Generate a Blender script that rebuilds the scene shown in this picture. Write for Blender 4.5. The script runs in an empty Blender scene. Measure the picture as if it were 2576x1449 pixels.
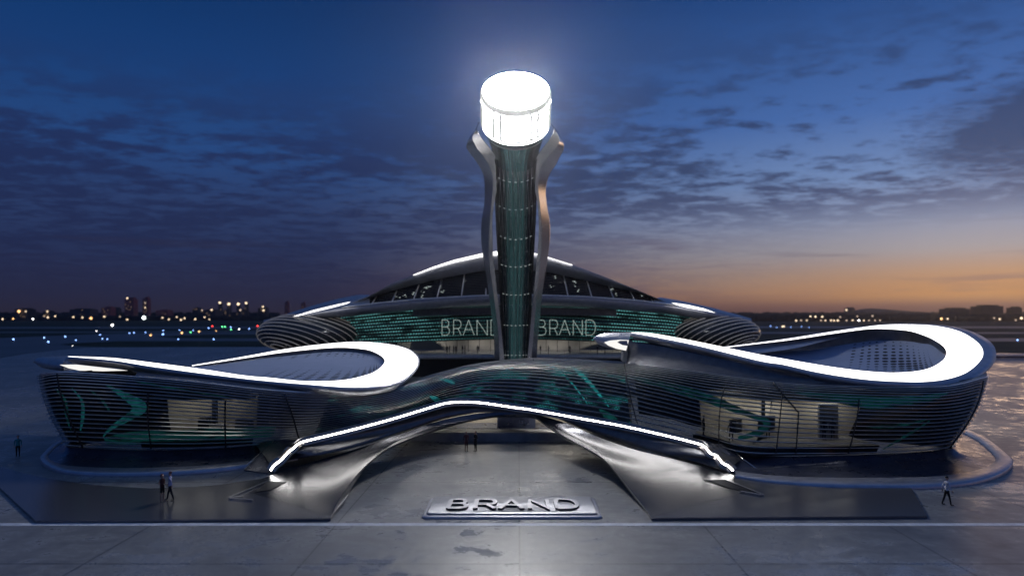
import bpy, bmesh, math, random
from mathutils import Vector, Matrix
random.seed(7)
SC = bpy.context.scene
COL = SC.collection
R = math.radians

# ------------------------------------------------------------------ camera
CX, HY, F, H = 1304.0, 795.0, 1700.0, 11.7     # photograph measured at 2576 x 1449
cam = bpy.data.cameras.new('camera')
cam.sensor_fit = 'HORIZONTAL'; cam.sensor_width = 36.0
cam.lens = F / 2576 * 36.0
cam.shift_x = -(CX - 1288.0) / 2576
cam.shift_y = (HY - 724.5) / 2576
cam.clip_start = 0.5; cam.clip_end = 20000
camo = bpy.data.objects.new('camera', cam); COL.objects.link(camo)
camo.location = (0, 0, H); camo.rotation_euler = (R(90), 0, 0)
SC.camera = camo
cam.dof.use_dof = True; cam.dof.focus_distance = 54; cam.dof.aperture_fstop = .14

# ------------------------------------------------------------------ world (dusk sky)
world = bpy.data.worlds.new('World'); SC.world = world
world.use_nodes = True
W = world.node_tree; W.nodes.clear()
SUN_AZ, SUN_EL = R(36), R(1.5)

def srgb(r, g, b):
    def c(v):
        v /= 255.0
        return v / 12.92 if v <= .04045 else ((v + .055) / 1.055) ** 2.4
    return (c(r), c(g), c(b), 1.0)

class NT:
    """small helper for building node trees"""
    def __init__(self, tree): self.t = tree
    def n(self, kind, **kw):
        nd = self.t.nodes.new(kind)
        for k, v in kw.items(): setattr(nd, k, v)
        return nd
    def put(self, sock, v):
        if v is None: return
        if isinstance(v, bpy.types.NodeSocket): self.t.links.new(v, sock)
        else: sock.default_value = v
    def m(self, op, a, b=None, c=None, clamp=False):
        nd = self.n('ShaderNodeMath', operation=op, use_clamp=clamp)
        self.put(nd.inputs[0], a); self.put(nd.inputs[1], b); self.put(nd.inputs[2], c)
        return nd.outputs[0]
    def ramp(self, fac, stops, interp='LINEAR'):
        nd = self.n('ShaderNodeValToRGB'); cr = nd.color_ramp; cr.interpolation = interp
        while len(cr.elements) < len(stops): cr.elements.new(0.5)
        for e, (p, c) in zip(cr.elements, stops):
            e.position = p; e.color = c if len(c) == 4 else (*c, 1)
        self.put(nd.inputs[0], fac); return nd.outputs[0]
    def mr(self, v, a, b, c=0.0, d=1.0, smooth=True):
        nd = self.n('ShaderNodeMapRange', interpolation_type='SMOOTHSTEP' if smooth else 'LINEAR')
        self.put(nd.inputs[0], v)
        for i, x in enumerate((a, b, c, d)): nd.inputs[i + 1].default_value = x
        return nd.outputs[0]
    def mix(self, fac, a, b, blend='MIX'):
        nd = self.n('ShaderNodeMix', data_type='RGBA', blend_type=blend)
        self.put(nd.inputs[0], fac); self.put(nd.inputs[6], a); self.put(nd.inputs[7], b)
        return nd.outputs[2]
    def noise(self, vec, scale, detail=4, rough=.55, dist=0.0):
        nd = self.n('ShaderNodeTexNoise')
        self.put(nd.inputs['Vector'], vec)
        nd.inputs['Scale'].default_value = scale; nd.inputs['Detail'].default_value = detail
        nd.inputs['Roughness'].default_value = rough; nd.inputs['Distortion'].default_value = dist
        return nd.outputs[0]
    def comb(self, x, y, z=0.0):
        nd = self.n('ShaderNodeCombineXYZ')
        self.put(nd.inputs[0], x); self.put(nd.inputs[1], y); self.put(nd.inputs[2], z)
        return nd.outputs[0]
    def sep(self, v):
        nd = self.n('ShaderNodeSeparateXYZ'); self.put(nd.inputs[0], v); return nd.outputs
    def mapv(self, v, scale=(1, 1, 1), loc=(0, 0, 0), rot=(0, 0, 0)):
        nd = self.n('ShaderNodeMapping'); self.put(nd.inputs[0], v)
        nd.inputs['Scale'].default_value = scale; nd.inputs['Location'].default_value = loc
        nd.inputs['Rotation'].default_value = rot
        return nd.outputs[0]

def build_world():
    k = NT(W)
    d = k.n('ShaderNodeTexCoord').outputs['Generated']
    x, y, z = k.sep(d)[:3]
    zc = k.m('MAXIMUM', z, 0.0)
    left = k.ramp(zc, [(0, srgb(44, 38, 50)), (.03, srgb(40, 42, 66)), (.08, srgb(37, 48, 84)), (.15, srgb(42, 62, 106)),
                       (.22, srgb(36, 72, 128)), (.32, srgb(20, 60, 116)), (.44, srgb(4, 44, 94)), (.62, srgb(34, 62, 108)), (1, srgb(72, 92, 130))])
    right = k.ramp(zc, [(0, srgb(92, 68, 66)), (.013, srgb(126, 90, 78)), (.03, srgb(178, 134, 102)), (.055, srgb(176, 148, 130)),
                        (.085, srgb(166, 160, 164)), (.125, srgb(142, 153, 180)), (.18, srgb(114, 142, 188)),
                        (.26, srgb(70, 108, 172)), (.42, srgb(26, 66, 126)), (.62, srgb(44, 72, 122)), (1, srgb(78, 96, 134))])
    az = k.m('DIVIDE', x, k.m('MAXIMUM', k.m('SQRT', k.m('ADD', k.m('MULTIPLY', x, x), k.m('MULTIPLY', y, y))), .001))
    # azimuth factor: grows to the right; the dusk glow near the horizon is narrower than the blue higher up
    fac = k.mr(az, -.32, .56)
    front = k.mr(y, -.5, .3)
    fac = k.m('MULTIPLY', fac, k.m('MULTIPLY_ADD', front, .7, .3))
    base = k.mix(fac, left, right)
    glow = k.m('MULTIPLY', k.mr(az, .25, .62), k.m('MULTIPLY', k.mr(zc, .012, .03), k.mr(zc, .09, .03)))
    base = k.mix(k.m('MULTIPLY', glow, .8), base, srgb(206, 146, 82))
    # clouds: a layer seen in perspective
    inv = k.m('DIVIDE', 1.0, k.m('ADD', zc, .07))
    px = k.m('MULTIPLY', x, inv); py = k.m('MULTIPLY', y, inv)
    p = k.comb(px, py, 0.0)
    n1 = k.noise(k.mapv(p, (.75, .9, 1), (3.1, 1.7, 0), (0, 0, R(24))), .8, 5, .55, .2)
    n2 = k.noise(k.mapv(p, (1.0, 1.25, 1), (9.3, 4.2, 0), (0, 0, R(-12))), 4.4, 5, .60, .15)
    n3 = k.noise(k.mapv(p, (1.0, 1.2, 1), (5.3, 2.2, 0), (0, 0, R(15))), 8.0, 4, .6, .1)
    cl = k.m('ADD', k.m('MULTIPLY', n1, .38), k.m('ADD', k.m('MULTIPLY', n2, .42), k.m('MULTIPLY', n3, .20)))
    win = k.m('MULTIPLY', k.mr(zc, .10, .17), k.mr(zc, .43, .26))
    winl = k.m('MULTIPLY', k.mr(zc, .0, .05), k.mr(zc, .36, .20))
    window = k.m('ADD', k.m('MULTIPLY', win, fac), k.m('MULTIPLY', winl, k.m('SUBTRACT', 1.0, fac)))
    mask = k.m('MULTIPLY', k.mr(cl, .435, .545), window)
    # one heavier bank of cloud at the far right
    bx_ = k.m('DIVIDE', k.m('SUBTRACT', az, .60), .085); by_ = k.m('DIVIDE', k.m('SUBTRACT', zc, .215), .050)
    bd = k.m('SQRT', k.m('ADD', k.m('MULTIPLY', bx_, bx_), k.m('MULTIPLY', by_, by_)))
    bank = k.mr(k.m('ADD', bd, k.m('MULTIPLY', k.m('SUBTRACT', n2, .5), 2.2)), 1.35, .55)
    mask = k.m('MAXIMUM', mask, k.m('MULTIPLY', bank, .95))
    ccol = k.mix(fac, k.ramp(zc, [(0, srgb(38, 36, 56)), (.1, srgb(30, 40, 76)), (.35, srgb(30, 46, 92)), (1, srgb(10, 30, 66))]),
                 k.ramp(zc, [(0, srgb(96, 74, 84)), (.07, srgb(112, 100, 122)), (.13, srgb(74, 82, 116)), (.2, srgb(48, 62, 98)), (.4, srgb(34, 54, 96)), (1, srgb(10, 30, 66))]))
    base = k.mix(k.m('MULTIPLY', mask, .9), base, ccol)
    # thin streaks low over the sunset
    st = k.noise(k.mapv(k.comb(az, k.m('MULTIPLY', zc, 9.0), 0.0), (1.6, 2.6, 1), (4.0, .6, 0), (0, 0, R(8))), 2.4, 4, .5, .3)
    smask = k.m('MULTIPLY', k.mr(st, .55, .68), k.m('MULTIPLY', k.mr(zc, .012, .04), k.mr(zc, .13, .09)))
    base = k.mix(k.m('MULTIPLY', smask, .45), base, k.mix(fac, srgb(40, 40, 66), srgb(104, 88, 108)))
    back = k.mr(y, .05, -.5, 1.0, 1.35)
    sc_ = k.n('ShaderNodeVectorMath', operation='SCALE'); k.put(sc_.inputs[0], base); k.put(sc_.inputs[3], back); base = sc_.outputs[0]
    below = k.mr(z, -.002, -.03)
    base = k.mix(below, base, (0.010, 0.011, 0.015, 1))
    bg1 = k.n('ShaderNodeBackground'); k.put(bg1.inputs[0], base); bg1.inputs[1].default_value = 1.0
    sky = k.n('ShaderNodeTexSky', sky_type='NISHITA'); sky.sun_disc = False
    sky.sun_elevation = R(-4); sky.sun_rotation = SUN_AZ; sky.altitude = 50
    bg2 = k.n('ShaderNodeBackground'); k.put(bg2.inputs[0], sky.outputs[0]); bg2.inputs[1].default_value = 0.05
    add = k.n('ShaderNodeAddShader')
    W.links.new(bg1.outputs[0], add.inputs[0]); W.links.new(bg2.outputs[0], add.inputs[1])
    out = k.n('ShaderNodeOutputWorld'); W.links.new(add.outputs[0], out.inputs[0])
build_world()

# last warm light from the horizon at the right
sl = bpy.data.lights.new('sun', 'SUN'); sl.energy = .085; sl.angle = R(10); sl.color = (1.0, .62, .34)
so = bpy.data.objects.new('sun', sl); COL.objects.link(so)
sd = Vector((math.sin(SUN_AZ) * math.cos(R(3)), math.cos(SUN_AZ) * math.cos(R(3)), math.sin(R(3))))
so.rotation_euler = sd.to_track_quat('Z', 'Y').to_euler(); so.location = (120, 200, 60)

SC.view_settings.view_transform = 'Standard'; SC.view_settings.look = 'None'
SC.view_settings.exposure = 0.0; SC.view_settings.gamma = 1.0; SC.view_settings.use_curve_mapping = False
SC.render.engine = 'CYCLES'
SC.cycles.use_denoising = True
SC.cycles.max_bounces = 8; SC.cycles.transparent_max_bounces = 12
SC.cycles.sample_clamp_indirect = 4.0
SC.cycles.caustics_reflective = False; SC.cycles.caustics_refractive = False

# ------------------------------------------------------------------ helpers
def P(x, y, Y): return Vector(((x - CX) * Y / F, Y, H - (y - HY) * Y / F))
def G(x, y, z=0.0):
    Y = (H - z) * F / (y - HY)
    return Vector(((x - CX) * Y / F, Y, z))
def tag(o, label=None, cat=None, group=None, kind=None):
    if label: o['label'] = label
    if cat: o['category'] = cat
    if group: o['group'] = group
    if kind: o['kind'] = kind
    return o
def empty(name, loc, label, cat, group=None):
    o = bpy.data.objects.new(name, None); COL.objects.link(o); o.location = loc
    o.empty_display_size = .5
    return tag(o, label, cat, group)
def link(name, me, mats, parent=None, smooth=True):
    o = bpy.data.objects.new(name, me); COL.objects.link(o)
    for m_ in (mats if isinstance(mats, (list, tuple)) else [mats]): me.materials.append(m_)
    if smooth:
        for f in me.polygons: f.use_smooth = True
    if parent:
        o.parent = parent
        pm = parent.location.copy(); q = parent
        while q.parent: q = q.parent; pm += q.location
        o.location = -pm
    return o
def cr(pts, n):
    """Catmull-Rom through a list of equal-length tuples/Vectors, n samples"""
    pts = [tuple(p) for p in pts]; m = len(pts) - 1; out = []
    for k in range(n):
        t = k / (n - 1) * m; i = min(int(t), m - 1); f = t - i
        p0, p1, p2, p3 = pts[max(i - 1, 0)], pts[i], pts[i + 1], pts[min(i + 2, m)]
        out.append(tuple(.5 * (2 * b + (c - a) * f + (2 * a - 5 * b + 4 * c - d) * f * f + (3 * b - a - 3 * c + d) * f ** 3)
                         for a, b, c, d in zip(p0, p1, p2, p3)))
    return out
def curve3(pts, n): return [Vector(p) for p in cr(pts, n)]
def byx(lst, x):
    """linear interpolation of a list of tuples keyed by the first entry"""
    if x <= lst[0][0]: return lst[0][1:]
    for a, b in zip(lst, lst[1:]):
        if x <= b[0]:
            t = (x - a[0]) / max(b[0] - a[0], 1e-6)
            return tuple(p + (q - p) * t for p, q in zip(a[1:], b[1:]))
    return lst[-1][1:]
def grid_me(name, rows, closed=False, uvs=None, flip=False):
    """rows: list of rows of points; faces between successive rows"""
    me = bpy.data.meshes.new(name); n = len(rows[0]); m = len(rows)
    vs = [tuple(p) for r in rows for p in r]; fs = []
    for j in range(m - 1):
        for i in range(n if closed else n - 1):
            a, b = j * n + i, j * n + (i + 1) % n
            q = (a, b, b + n, a + n)
            fs.append(q[::-1] if flip else q)
    me.from_pydata(vs, [], fs)
    uvl = me.uv_layers.new(name='UVMap')
    for poly in me.polygons:
        for li in poly.loop_indices:
            vi = me.loops[li].vertex_index; j, i = divmod(vi, n)
            uvl.data[li].uv = uvs(i, j) if uvs else (i / (n - 1), j / (m - 1))
    return me
def grid(name, rows, mat, parent=None, closed=False, uvs=None, flip=False, smooth=True):
    return link(name, grid_me(name, rows, closed, uvs, flip), mat, parent, smooth)
class MB:
    def __init__(self): self.bm = bmesh.new()
    def face(self, pts, mi=0):
        f = self.bm.faces.new([self.bm.verts.new(p) for p in pts]); f.material_index = mi; return f
    def box(self, c, s, rz=0.0, mi=0):
        c = Vector(c); M = Matrix.Rotation(rz, 3, 'Z'); vs = []
        for dx in (-.5, .5):
            for dy in (-.5, .5):
                for dz in (-.5, .5): vs.append(self.bm.verts.new(c + M @ Vector((dx * s[0], dy * s[1], dz * s[2]))))
        for q in ((0, 1, 3, 2), (4, 6, 7, 5), (0, 4, 5, 1), (2, 3, 7, 6), (0, 2, 6, 4), (1, 5, 7, 3)):
            f = self.bm.faces.new([vs[i] for i in q]); f.material_index = mi
    def sweep(self, pts, sec, closed_sec=True, mi=0, caps=True, up=None):
        """pts: list of (position, axisA, axisB); sec: list of (a,b)"""
        rings = [[self.bm.verts.new(p + A * a + B * b) for a, b in sec] for p, A, B in pts]
        n = len(sec)
        for r0, r1 in zip(rings, rings[1:]):
            for i in range(n if closed_sec else n - 1):
                f = self.bm.faces.new((r0[i], r0[(i + 1) % n], r1[(i + 1) % n], r1[i])); f.material_index = mi
        if caps and closed_sec:
            for r_ in (rings[0][::-1], rings[-1]):
                f = self.bm.faces.new(r_); f.material_index = mi
    def tube(self, pts, r, n=8, mi=0, caps=True):
        pts = [Vector(p) for p in pts]; fr = []
        for i, p in enumerate(pts):
            t = (pts[min(i + 1, len(pts) - 1)] - pts[max(i - 1, 0)]).normalized()
            a = t.cross(Vector((0, 0, 1)))
            if a.length < 1e-3: a = t.cross(Vector((0, 1, 0)))
            a.normalize(); b = a.cross(t); fr.append((p, a, b))
        rr = r if isinstance(r, (list, tuple)) else [r] * len(pts)
        fr = [(p, a * q, b * q) for (p, a, b), q in zip(fr, rr)]
        self.sweep(fr, [(math.cos(2 * math.pi * k / n), math.sin(2 * math.pi * k / n)) for k in range(n)], True, mi, caps)
    def sphere(self, c, r, seg=12, mi=0, sc=(1, 1, 1)):
        res = bmesh.ops.create_uvsphere(self.bm, u_segments=seg, v_segments=max(6, seg // 2), radius=r)
        for v in res['verts']: v.co = Vector((v.co.x * sc[0], v.co.y * sc[1], v.co.z * sc[2])) + Vector(c)
        for f in {f for v in res['verts'] for f in v.link_faces}: f.material_index = mi
    def prism(self, pts, n, d, mi=0):
        """polygon pts extruded by vector n*d"""
        n = Vector(n) * d; a = [self.bm.verts.new(Vector(p)) for p in pts]; b = [self.bm.verts.new(Vector(p) + n) for p in pts]
        k = len(a)
        self.bm.faces.new(a).material_index = mi; self.bm.faces.new(b[::-1]).material_index = mi
        for i in range(k): self.bm.faces.new((a[i], b[i], b[(i + 1) % k], a[(i + 1) % k])).material_index = mi
    def mesh(self, name, recalc=True):
        if recalc: bmesh.ops.recalc_face_normals(self.bm, faces=self.bm.faces)
        me = bpy.data.meshes.new(name); self.bm.to_mesh(me); self.bm.free(); return me
    def build(self, name, mat, parent=None, smooth=False, recalc=True):
        return link(name, self.mesh(name, recalc), mat, parent, smooth)
ORD = ['first', 'second', 'third', 'fourth', 'fifth', 'sixth', 'seventh', 'eighth', 'ninth', 'tenth', 'eleventh', 'twelfth',
       'thirteenth', 'fourteenth', 'fifteenth', 'sixteenth', 'seventeenth', 'eighteenth', 'nineteenth', 'twentieth'] + \
      ['twenty-' + w for w in ('first', 'second', 'third', 'fourth', 'fifth', 'sixth', 'seventh', 'eighth', 'ninth')] + ['thirtieth'] + \
      ['thirty-' + w for w in ('first', 'second', 'third', 'fourth', 'fifth', 'sixth', 'seventh', 'eighth', 'ninth')] + ['fortieth']

# ------------------------------------------------------------------ materials
def mat_new(name):
    m = bpy.data.materials.new(name); m.use_nodes = True; m.node_tree.nodes.clear(); return m, NT(m.node_tree)
def finish(m, k, sh, disp=None):
    o = k.n('ShaderNodeOutputMaterial'); m.node_tree.links.new(sh, o.inputs[0]); return m
def pbr(name, col, rough=.5, metal=0.0, spec=.5, vary=0.0, vscale=2.0, bump=0.0, bscale=30, stretch=(1, 1, 1), rvary=0.0, coat=0.0):
    m, k = mat_new(name)
    b = k.n('ShaderNodeBsdfPrincipled')
    tc = k.n('ShaderNodeTexCoord').outputs['Object']
    v = k.mapv(tc, stretch)
    c = (*col, 1)
    if vary:
        n = k.noise(v, vscale, 5, .6)
        f = k.mr(n, .3, .7, 1 - vary, 1 + vary)
        nd = k.n('ShaderNodeVectorMath', operation='SCALE'); nd.inputs[0].default_value = col; k.put(nd.inputs[3], f); c = nd.outputs[0]
    k.put(b.inputs['Base Color'], c)
    r = rough
    if rvary: r = k.mr(k.noise(v, vscale * 1.7, 4, .6), .3, .7, max(rough - rvary, .02), rough + rvary)
    k.put(b.inputs['Roughness'], r)
    b.inputs['Metallic'].default_value = metal
    b.inputs['Specular IOR Level'].default_value = spec
    b.inputs['Coat Weight'].default_value = coat
    if bump:
        bn = k.n('ShaderNodeBump'); bn.inputs['Strength'].default_value = bump; bn.inputs['Distance'].default_value = .02
        k.put(bn.inputs['Height'], k.noise(v, bscale, 4, .6)); k.put(b.inputs['Normal'], bn.outputs[0])
    return finish(m, k, b.outputs[0])
def emit(name, col, strength):
    m, k = mat_new(name); e = k.n('ShaderNodeEmission'); e.inputs[0].default_value = (*col, 1); e.inputs[1].default_value = strength
    return finish(m, k, e.outputs[0])
def glass(name, tint, gloss=.12, rough=.04, edge=1.45):
    m, k = mat_new(name)
    t = k.n('ShaderNodeBsdfTransparent'); t.inputs[0].default_value = (*tint, 1)
    g = k.n('ShaderNodeBsdfGlossy'); g.inputs['Roughness'].default_value = rough; g.inputs[0].default_value = (.9, .95, 1, 1)
    fr = k.n('ShaderNodeFresnel'); fr.inputs[0].default_value = edge
    f = k.m('MULTIPLY_ADD', fr.outputs[0], .55, gloss, clamp=True)
    mx = k.n('ShaderNodeMixShader'); k.put(mx.inputs[0], f)
    m.node_tree.links.new(t.outputs[0], mx.inputs[1]); m.node_tree.links.new(g.outputs[0], mx.inputs[2])
    return finish(m, k, mx.outputs[0])

M = {}
M['metal'] = pbr('brushed_metal', (.62, .61, .62), .27, .95)
M['metal_satin'] = pbr('satin_metal', (.42, .43, .48), .38, .70, vary=.10, vscale=1.2, rvary=.06)
M['metal_dark'] = pbr('dark_metal', (.12, .122, .135), .34, .85, vary=.15, vscale=1.5, rvary=.06)
M['slab'] = pbr('slab_metal', (.145, .146, .165), .25, .6)
M['apron'] = pbr('apron_metal', (.10, .102, .12), .23, .75)
M['black'] = pbr('black_cladding', (.012, .013, .016), .6, .0, spec=.15, vary=.2)
M['navy'] = pbr('navy_cladding', (.07, .085, .14), .33, .75, vary=.15, vscale=.8, rvary=.08)
M['dish'] = pbr('roof_membrane', (.27, .32, .46), .40, .25, vary=.06, vscale=.7, rvary=.05)
M['hole'] = pbr('perforation_black', (.01, .01, .012), .6)
M['louvre'] = pbr('louvre_metal', (.66, .65, .64), .36, .45, vary=.15, vscale=.5)
M['plaster'] = pbr('lobby_plaster', (.55, .50, .42), .7, vary=.10, vscale=.8)
M['wallgrey'] = pbr('plinth_concrete', (.30, .30, .30), .6, vary=.15, vscale=1.0)
M['light'] = emit('strip_light', (1, .97, .93), 19.0)
M['ring'] = emit('ring_light', (1, .975, .95), 2.6)
M['lantern'] = emit('lantern_light', (1, .985, .97), 230.0)
M['lantern_wall'] = emit('lantern_glass_light', (1, .985, .97), 80.0)
M['soft'] = emit('soffit_light', (1, .97, .92), 1.0)
M['lobby'] = emit('lobby_lamp', (1, .94, .84), 5.5)
M['led'] = emit('led_white', (.85, 1, .95), .8)
M['led_text'] = emit('led_text', (.8, 1, .93), .48)
M['ledring'] = emit('led_ring', (.9, 1, 1), .5)
def screen(name, col, strength):
    """translucent light screen, unevenly lit"""
    m, k = mat_new(name); o = k.n('ShaderNodeTexCoord').outputs['Object']
    n = k.noise(k.mapv(o, (.5, 1, 1.6)), 1.3, 5, .65, .6)
    e = k.n('ShaderNodeEmission'); e.inputs[0].default_value = (*col, 1)
    k.put(e.inputs[1], k.m('MULTIPLY', k.mr(n, .36, .62, .12, 1.25), strength))
    return finish(m, k, e.outputs[0])
M['teal'] = screen('teal_screen', (.05, .58, .62), .15)
M['teal_dim'] = screen('teal_screen_dim', (.04, .50, .50), .075)
M['glass'] = glass('tinted_glass', (.46, .48, .49), .0, .08, 1.3)
M['glass_dark'] = glass('dark_glass', (.18, .20, .22), .03)
M['steel_dark'] = pbr('mullion_dark', (.03, .03, .035), .4, .6)

def ground_concrete():
    m, k = mat_new('plaza_concrete')
    b = k.n('ShaderNodeBsdfPrincipled')
    o = k.n('ShaderNodeTexCoord').outputs['Object']
    X, Y, Z = k.sep(o)[:3]
    big = k.noise(o, .10, 5, .6, .6); mid = k.noise(o, .55, 6, .65, .8); fine = k.noise(o, 5.0, 5, .7)
    streak = k.noise(k.mapv(o, (.35, 1.0, 1), (0, 0, 0), (0, 0, R(12))), 1.3, 5, .65, .5)
    tone = k.m('ADD', k.m('MULTIPLY', big, .35), k.m('ADD', k.m('MULTIPLY', mid, .35), k.m('ADD', k.m('MULTIPLY', fine, .12), k.m('MULTIPLY', streak, .18))))
    c = k.ramp(tone, [(.33, (.075, .075, .077)), (.44, (.145, .145, .146)), (.52, (.215, .213, .208)), (.62, (.31, .306, .298))])
    spots = k.mr(k.noise(o, .8, 6, .65, .8), .54, .78)
    c = k.mix(k.m('MULTIPLY', spots, .22), c, (.06, .06, .063, 1))
    spots2 = k.mr(k.noise(k.mapv(o, (.5, 1.4, 1), (7, 3, 0)), 2.2, 6, .7, .8), .56, .76)
    c = k.mix(k.m('MULTIPLY', spots2, .12), c, (.055, .055, .058, 1))
    # joints
    def joint(v, off, pitch, w):
        fr = k.m('FRACT', k.m('DIVIDE', k.m('ADD', v, off), pitch))
        dd = k.m('MULTIPLY', k.m('ABSOLUTE', k.m('SUBTRACT', fr, .5)), pitch)
        return k.m('LESS_THAN', dd, w)
    j = k.m('MAXIMUM', joint(X, 5.15 - .06, 10.3, .05), joint(Y, 7.85 - 31.95, 15.7, .06))
    c = k.mix(k.m('MULTIPLY', j, .75), c, (.025, .025, .027, 1))
    k.put(b.inputs['Base Color'], c)
    # damp patches: low roughness where the sheet is wet
    wet = k.mr(k.m('ADD', k.m('MULTIPLY', big, .35), k.m('ADD', k.m('MULTIPLY', mid, .4), k.m('MULTIPLY', streak, .25))), .49, .58)
    rough = k.m('ADD', k.m('MULTIPLY', k.m('SUBTRACT', 1.0, wet), .22), k.mr(fine, .3, .7, .17, .25))
    k.put(b.inputs['Roughness'], rough)
    b.inputs['Specular IOR Level'].default_value = .6
    bn = k.n('ShaderNodeBump'); bn.inputs['Strength'].default_value = .05; bn.inputs['Distance'].default_value = .03
    hh = k.m('ADD', k.m('MULTIPLY', fine, .5), k.m('SUBTRACT', k.m('MULTIPLY', mid, 1.2), k.m('MULTIPLY', j, .5)))
    k.put(bn.inputs['Height'], hh); k.put(b.inputs['Normal'], bn.outputs[0])
    return finish(m, k, b.outputs[0])
M['concrete'] = ground_concrete()
M['grass'] = pbr('night_grass', (.035, .045, .03), .9, vary=.4, vscale=.02, spec=.1)
M['asphalt'] = pbr('taxiway_asphalt', (.085, .09, .10), .55, vary=.25, vscale=.03)
M['paint'] = pbr('white_line_paint', (.62, .64, .68), .45, vary=.15, vscale=1.5)

def led_facade(name, col, strength, rows, dashes, thr=.5, gloss=.06, base=(.006, .010, .012), nscale=6.0, stretch=(3, 1, 1), skew=0.0, width=.16, centre=False):
    """dark glass with rows of small LED dashes, switched on in drifting patches"""
    m, k = mat_new(name)
    uv = k.n('ShaderNodeTexCoord').outputs['UV']
    u, v = k.sep(uv)[:2]
    rv = k.m('MULTIPLY', v, rows)
    row = k.m('FLOOR', rv)
    line = k.m('LESS_THAN', k.m('ABSOLUTE', k.m('SUBTRACT', k.m('FRACT', rv), .5)), width)
    du = k.m('FRACT', k.m('ADD', k.m('MULTIPLY', u, dashes), k.m('MULTIPLY', row, .37 + skew)))
    dash = k.m('LESS_THAN', du, .62)
    n = k.noise(k.mapv(uv, stretch), nscale, 4, .6, .8)
    on = k.mr(n, thr - .06, thr + .10)
    if centre: on = k.m('MULTIPLY_ADD', on, k.mr(k.m('ABSOLUTE', k.m('SUBTRACT', u, .5)), .12, .30, .10, .9), .10)
    amt = k.m('MULTIPLY', k.m('MULTIPLY', line, dash), on)
    b = k.n('ShaderNodeBsdfPrincipled')
    b.inputs['Base Color'].default_value = (*base, 1); b.inputs['Roughness'].default_value = .12
    b.inputs['Specular IOR Level'].default_value = .2 + gloss
    b.inputs['Emission Color'].default_value = (*col, 1)
    k.put(b.inputs['Emission Strength'], k.m('MULTIPLY', amt, strength))
    return finish(m, k, b.outputs[0])

# ------------------------------------------------------------------ the ground
def poly(name, pts, mat, kind='structure'):
    me = bpy.data.meshes.new(name); bm = bmesh.new()
    f = bm.faces.new([bm.verts.new(p) for p in pts]); bm.normal_update()
    if f.normal.z < 0: f.normal_flip()
    bmesh.ops.triangulate(bm, faces=bm.faces[:]); bm.to_mesh(me); bm.free()
    o = link(name, me, mat, None, False)
    if kind: o['kind'] = kind
    return o
poly('ground', [(-9000, -60, -.06), (9000, -60, -.06), (9000, 9000, -.06), (-9000, 9000, -.06)], M['grass'])
pl = [G(-900, 985), G(-100, 912), G(0, 900.6), G(70, 889), G(150, 880), G(210, 875.5), G(265, 873.5), G(672, 872.5), G(1900, 873),
      G(2400, 886), G(3600, 905)]
pl = [(-90, 3, 0)] + [tuple(p) for p in pl] + [(95, 3, 0)]
poly('plaza', pl, M['concrete'])
ln = [(-75, 37.75, .006), (75, 37.75, .006), (75, 38.22, .006), (-75, 38.22, .006)]
poly('painted_line', ln, M['paint'])
def taxi(pts, z=-.045):
    poly('taxiway', [G(x, y, z) for x, y in pts], M['asphalt'])
taxi([(-400, 822.4), (1350, 821), (1350, 825.6), (-400, 827)])
taxi([(-400, 835), (240, 834), (1350, 829), (1350, 831), (240, 837), (-400, 838.5)], -.040)
taxi([(-400, 856), (0, 850), (200, 842), (370, 837.5), (1350, 833), (1350, 839), (520, 841), (390, 846.5), (450, 851), (1350, 851), (1350, 858),
      (300, 858), (190, 863), (150, 866.5), (200, 871.5), (265, 873.2), (150, 879.6), (70, 888.5), (0, 900), (-400, 936)], -.035)
taxi([(1350, 820.6), (3000, 821), (3000, 826), (1350, 825)])
taxi([(1350, 834.5), (3000, 836), (3000, 840), (1350, 838.5)], -.040)
taxi([(2200, 851), (3000, 850), (3000, 861), (2350, 858)], -.035)

# ------------------------------------------------------------------ front pavilion: wall surface
PAV = empty('pavilion_building', (0, 62, 0),
            'low curved glass pavilion with two glowing roof loops and an arch over the plaza', 'building')
def BZ(x, y, z=.9): return tuple(G(x, y, z))
WT = [(330, 928, 80), (190, 932, 70), (112, 938, 61), (97, 944, 57.5), (106, 941, 55.6), (150, 934, 54.5), (240, 938, 54.2), (400, 950, 54), (520, 961, 53.7),
      (660, 976, 54), (800, 985, 55), (900, 986, 56.5), (1000, 972, 59), (1100, 945, 62), (1200, 921, 65), (1330, 908, 67), (1450, 910, 66.5),
      (1555, 916, 64.5), (1640, 922, 62), (1791, 940, 58.5), (1908, 957, 56.5), (2007, 967, 55), (2158, 971, 53.7), (2327, 972, 53.5), (2402, 966, 54),
      (2459, 951, 55), (2482, 944, 57), (2470, 935, 61), (2400, 925, 70), (2280, 915, 80)]
WB = [BZ(330, 1062), BZ(240, 1080), BZ(185, 1107), BZ(168, 1121), BZ(171, 1124), BZ(200, 1126.5), BZ(280, 1130), BZ(400, 1132), BZ(520, 1129), BZ(650, 1119),
      BZ(752, 1104), tuple(P(877, 1080, 58)), tuple(P(990, 1050, 59.5)), tuple(P(1102, 1017, 60.9)), tuple(P(1200, 1012, 61.6)), tuple(P(1320, 1027, 61.4)),
      tuple(P(1440, 1048, 60.5)), tuple(P(1565, 1069, 59)), tuple(P(1678, 1094, 57.6)), BZ(1780, 1118), BZ(1870, 1146), BZ(2000, 1148), BZ(2130, 1145),
      BZ(2250, 1140), BZ(2340, 1134), BZ(2385, 1128), BZ(2396, 1123), BZ(2388, 1110), BZ(2330, 1080), BZ(2200, 1060)]
NC = len(WT); SUB = 8; NU = (NC - 1) * SUB + 1
WTs = curve3([P(*t) for t in WT], NU); WBs = curve3(WB, NU)
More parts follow.
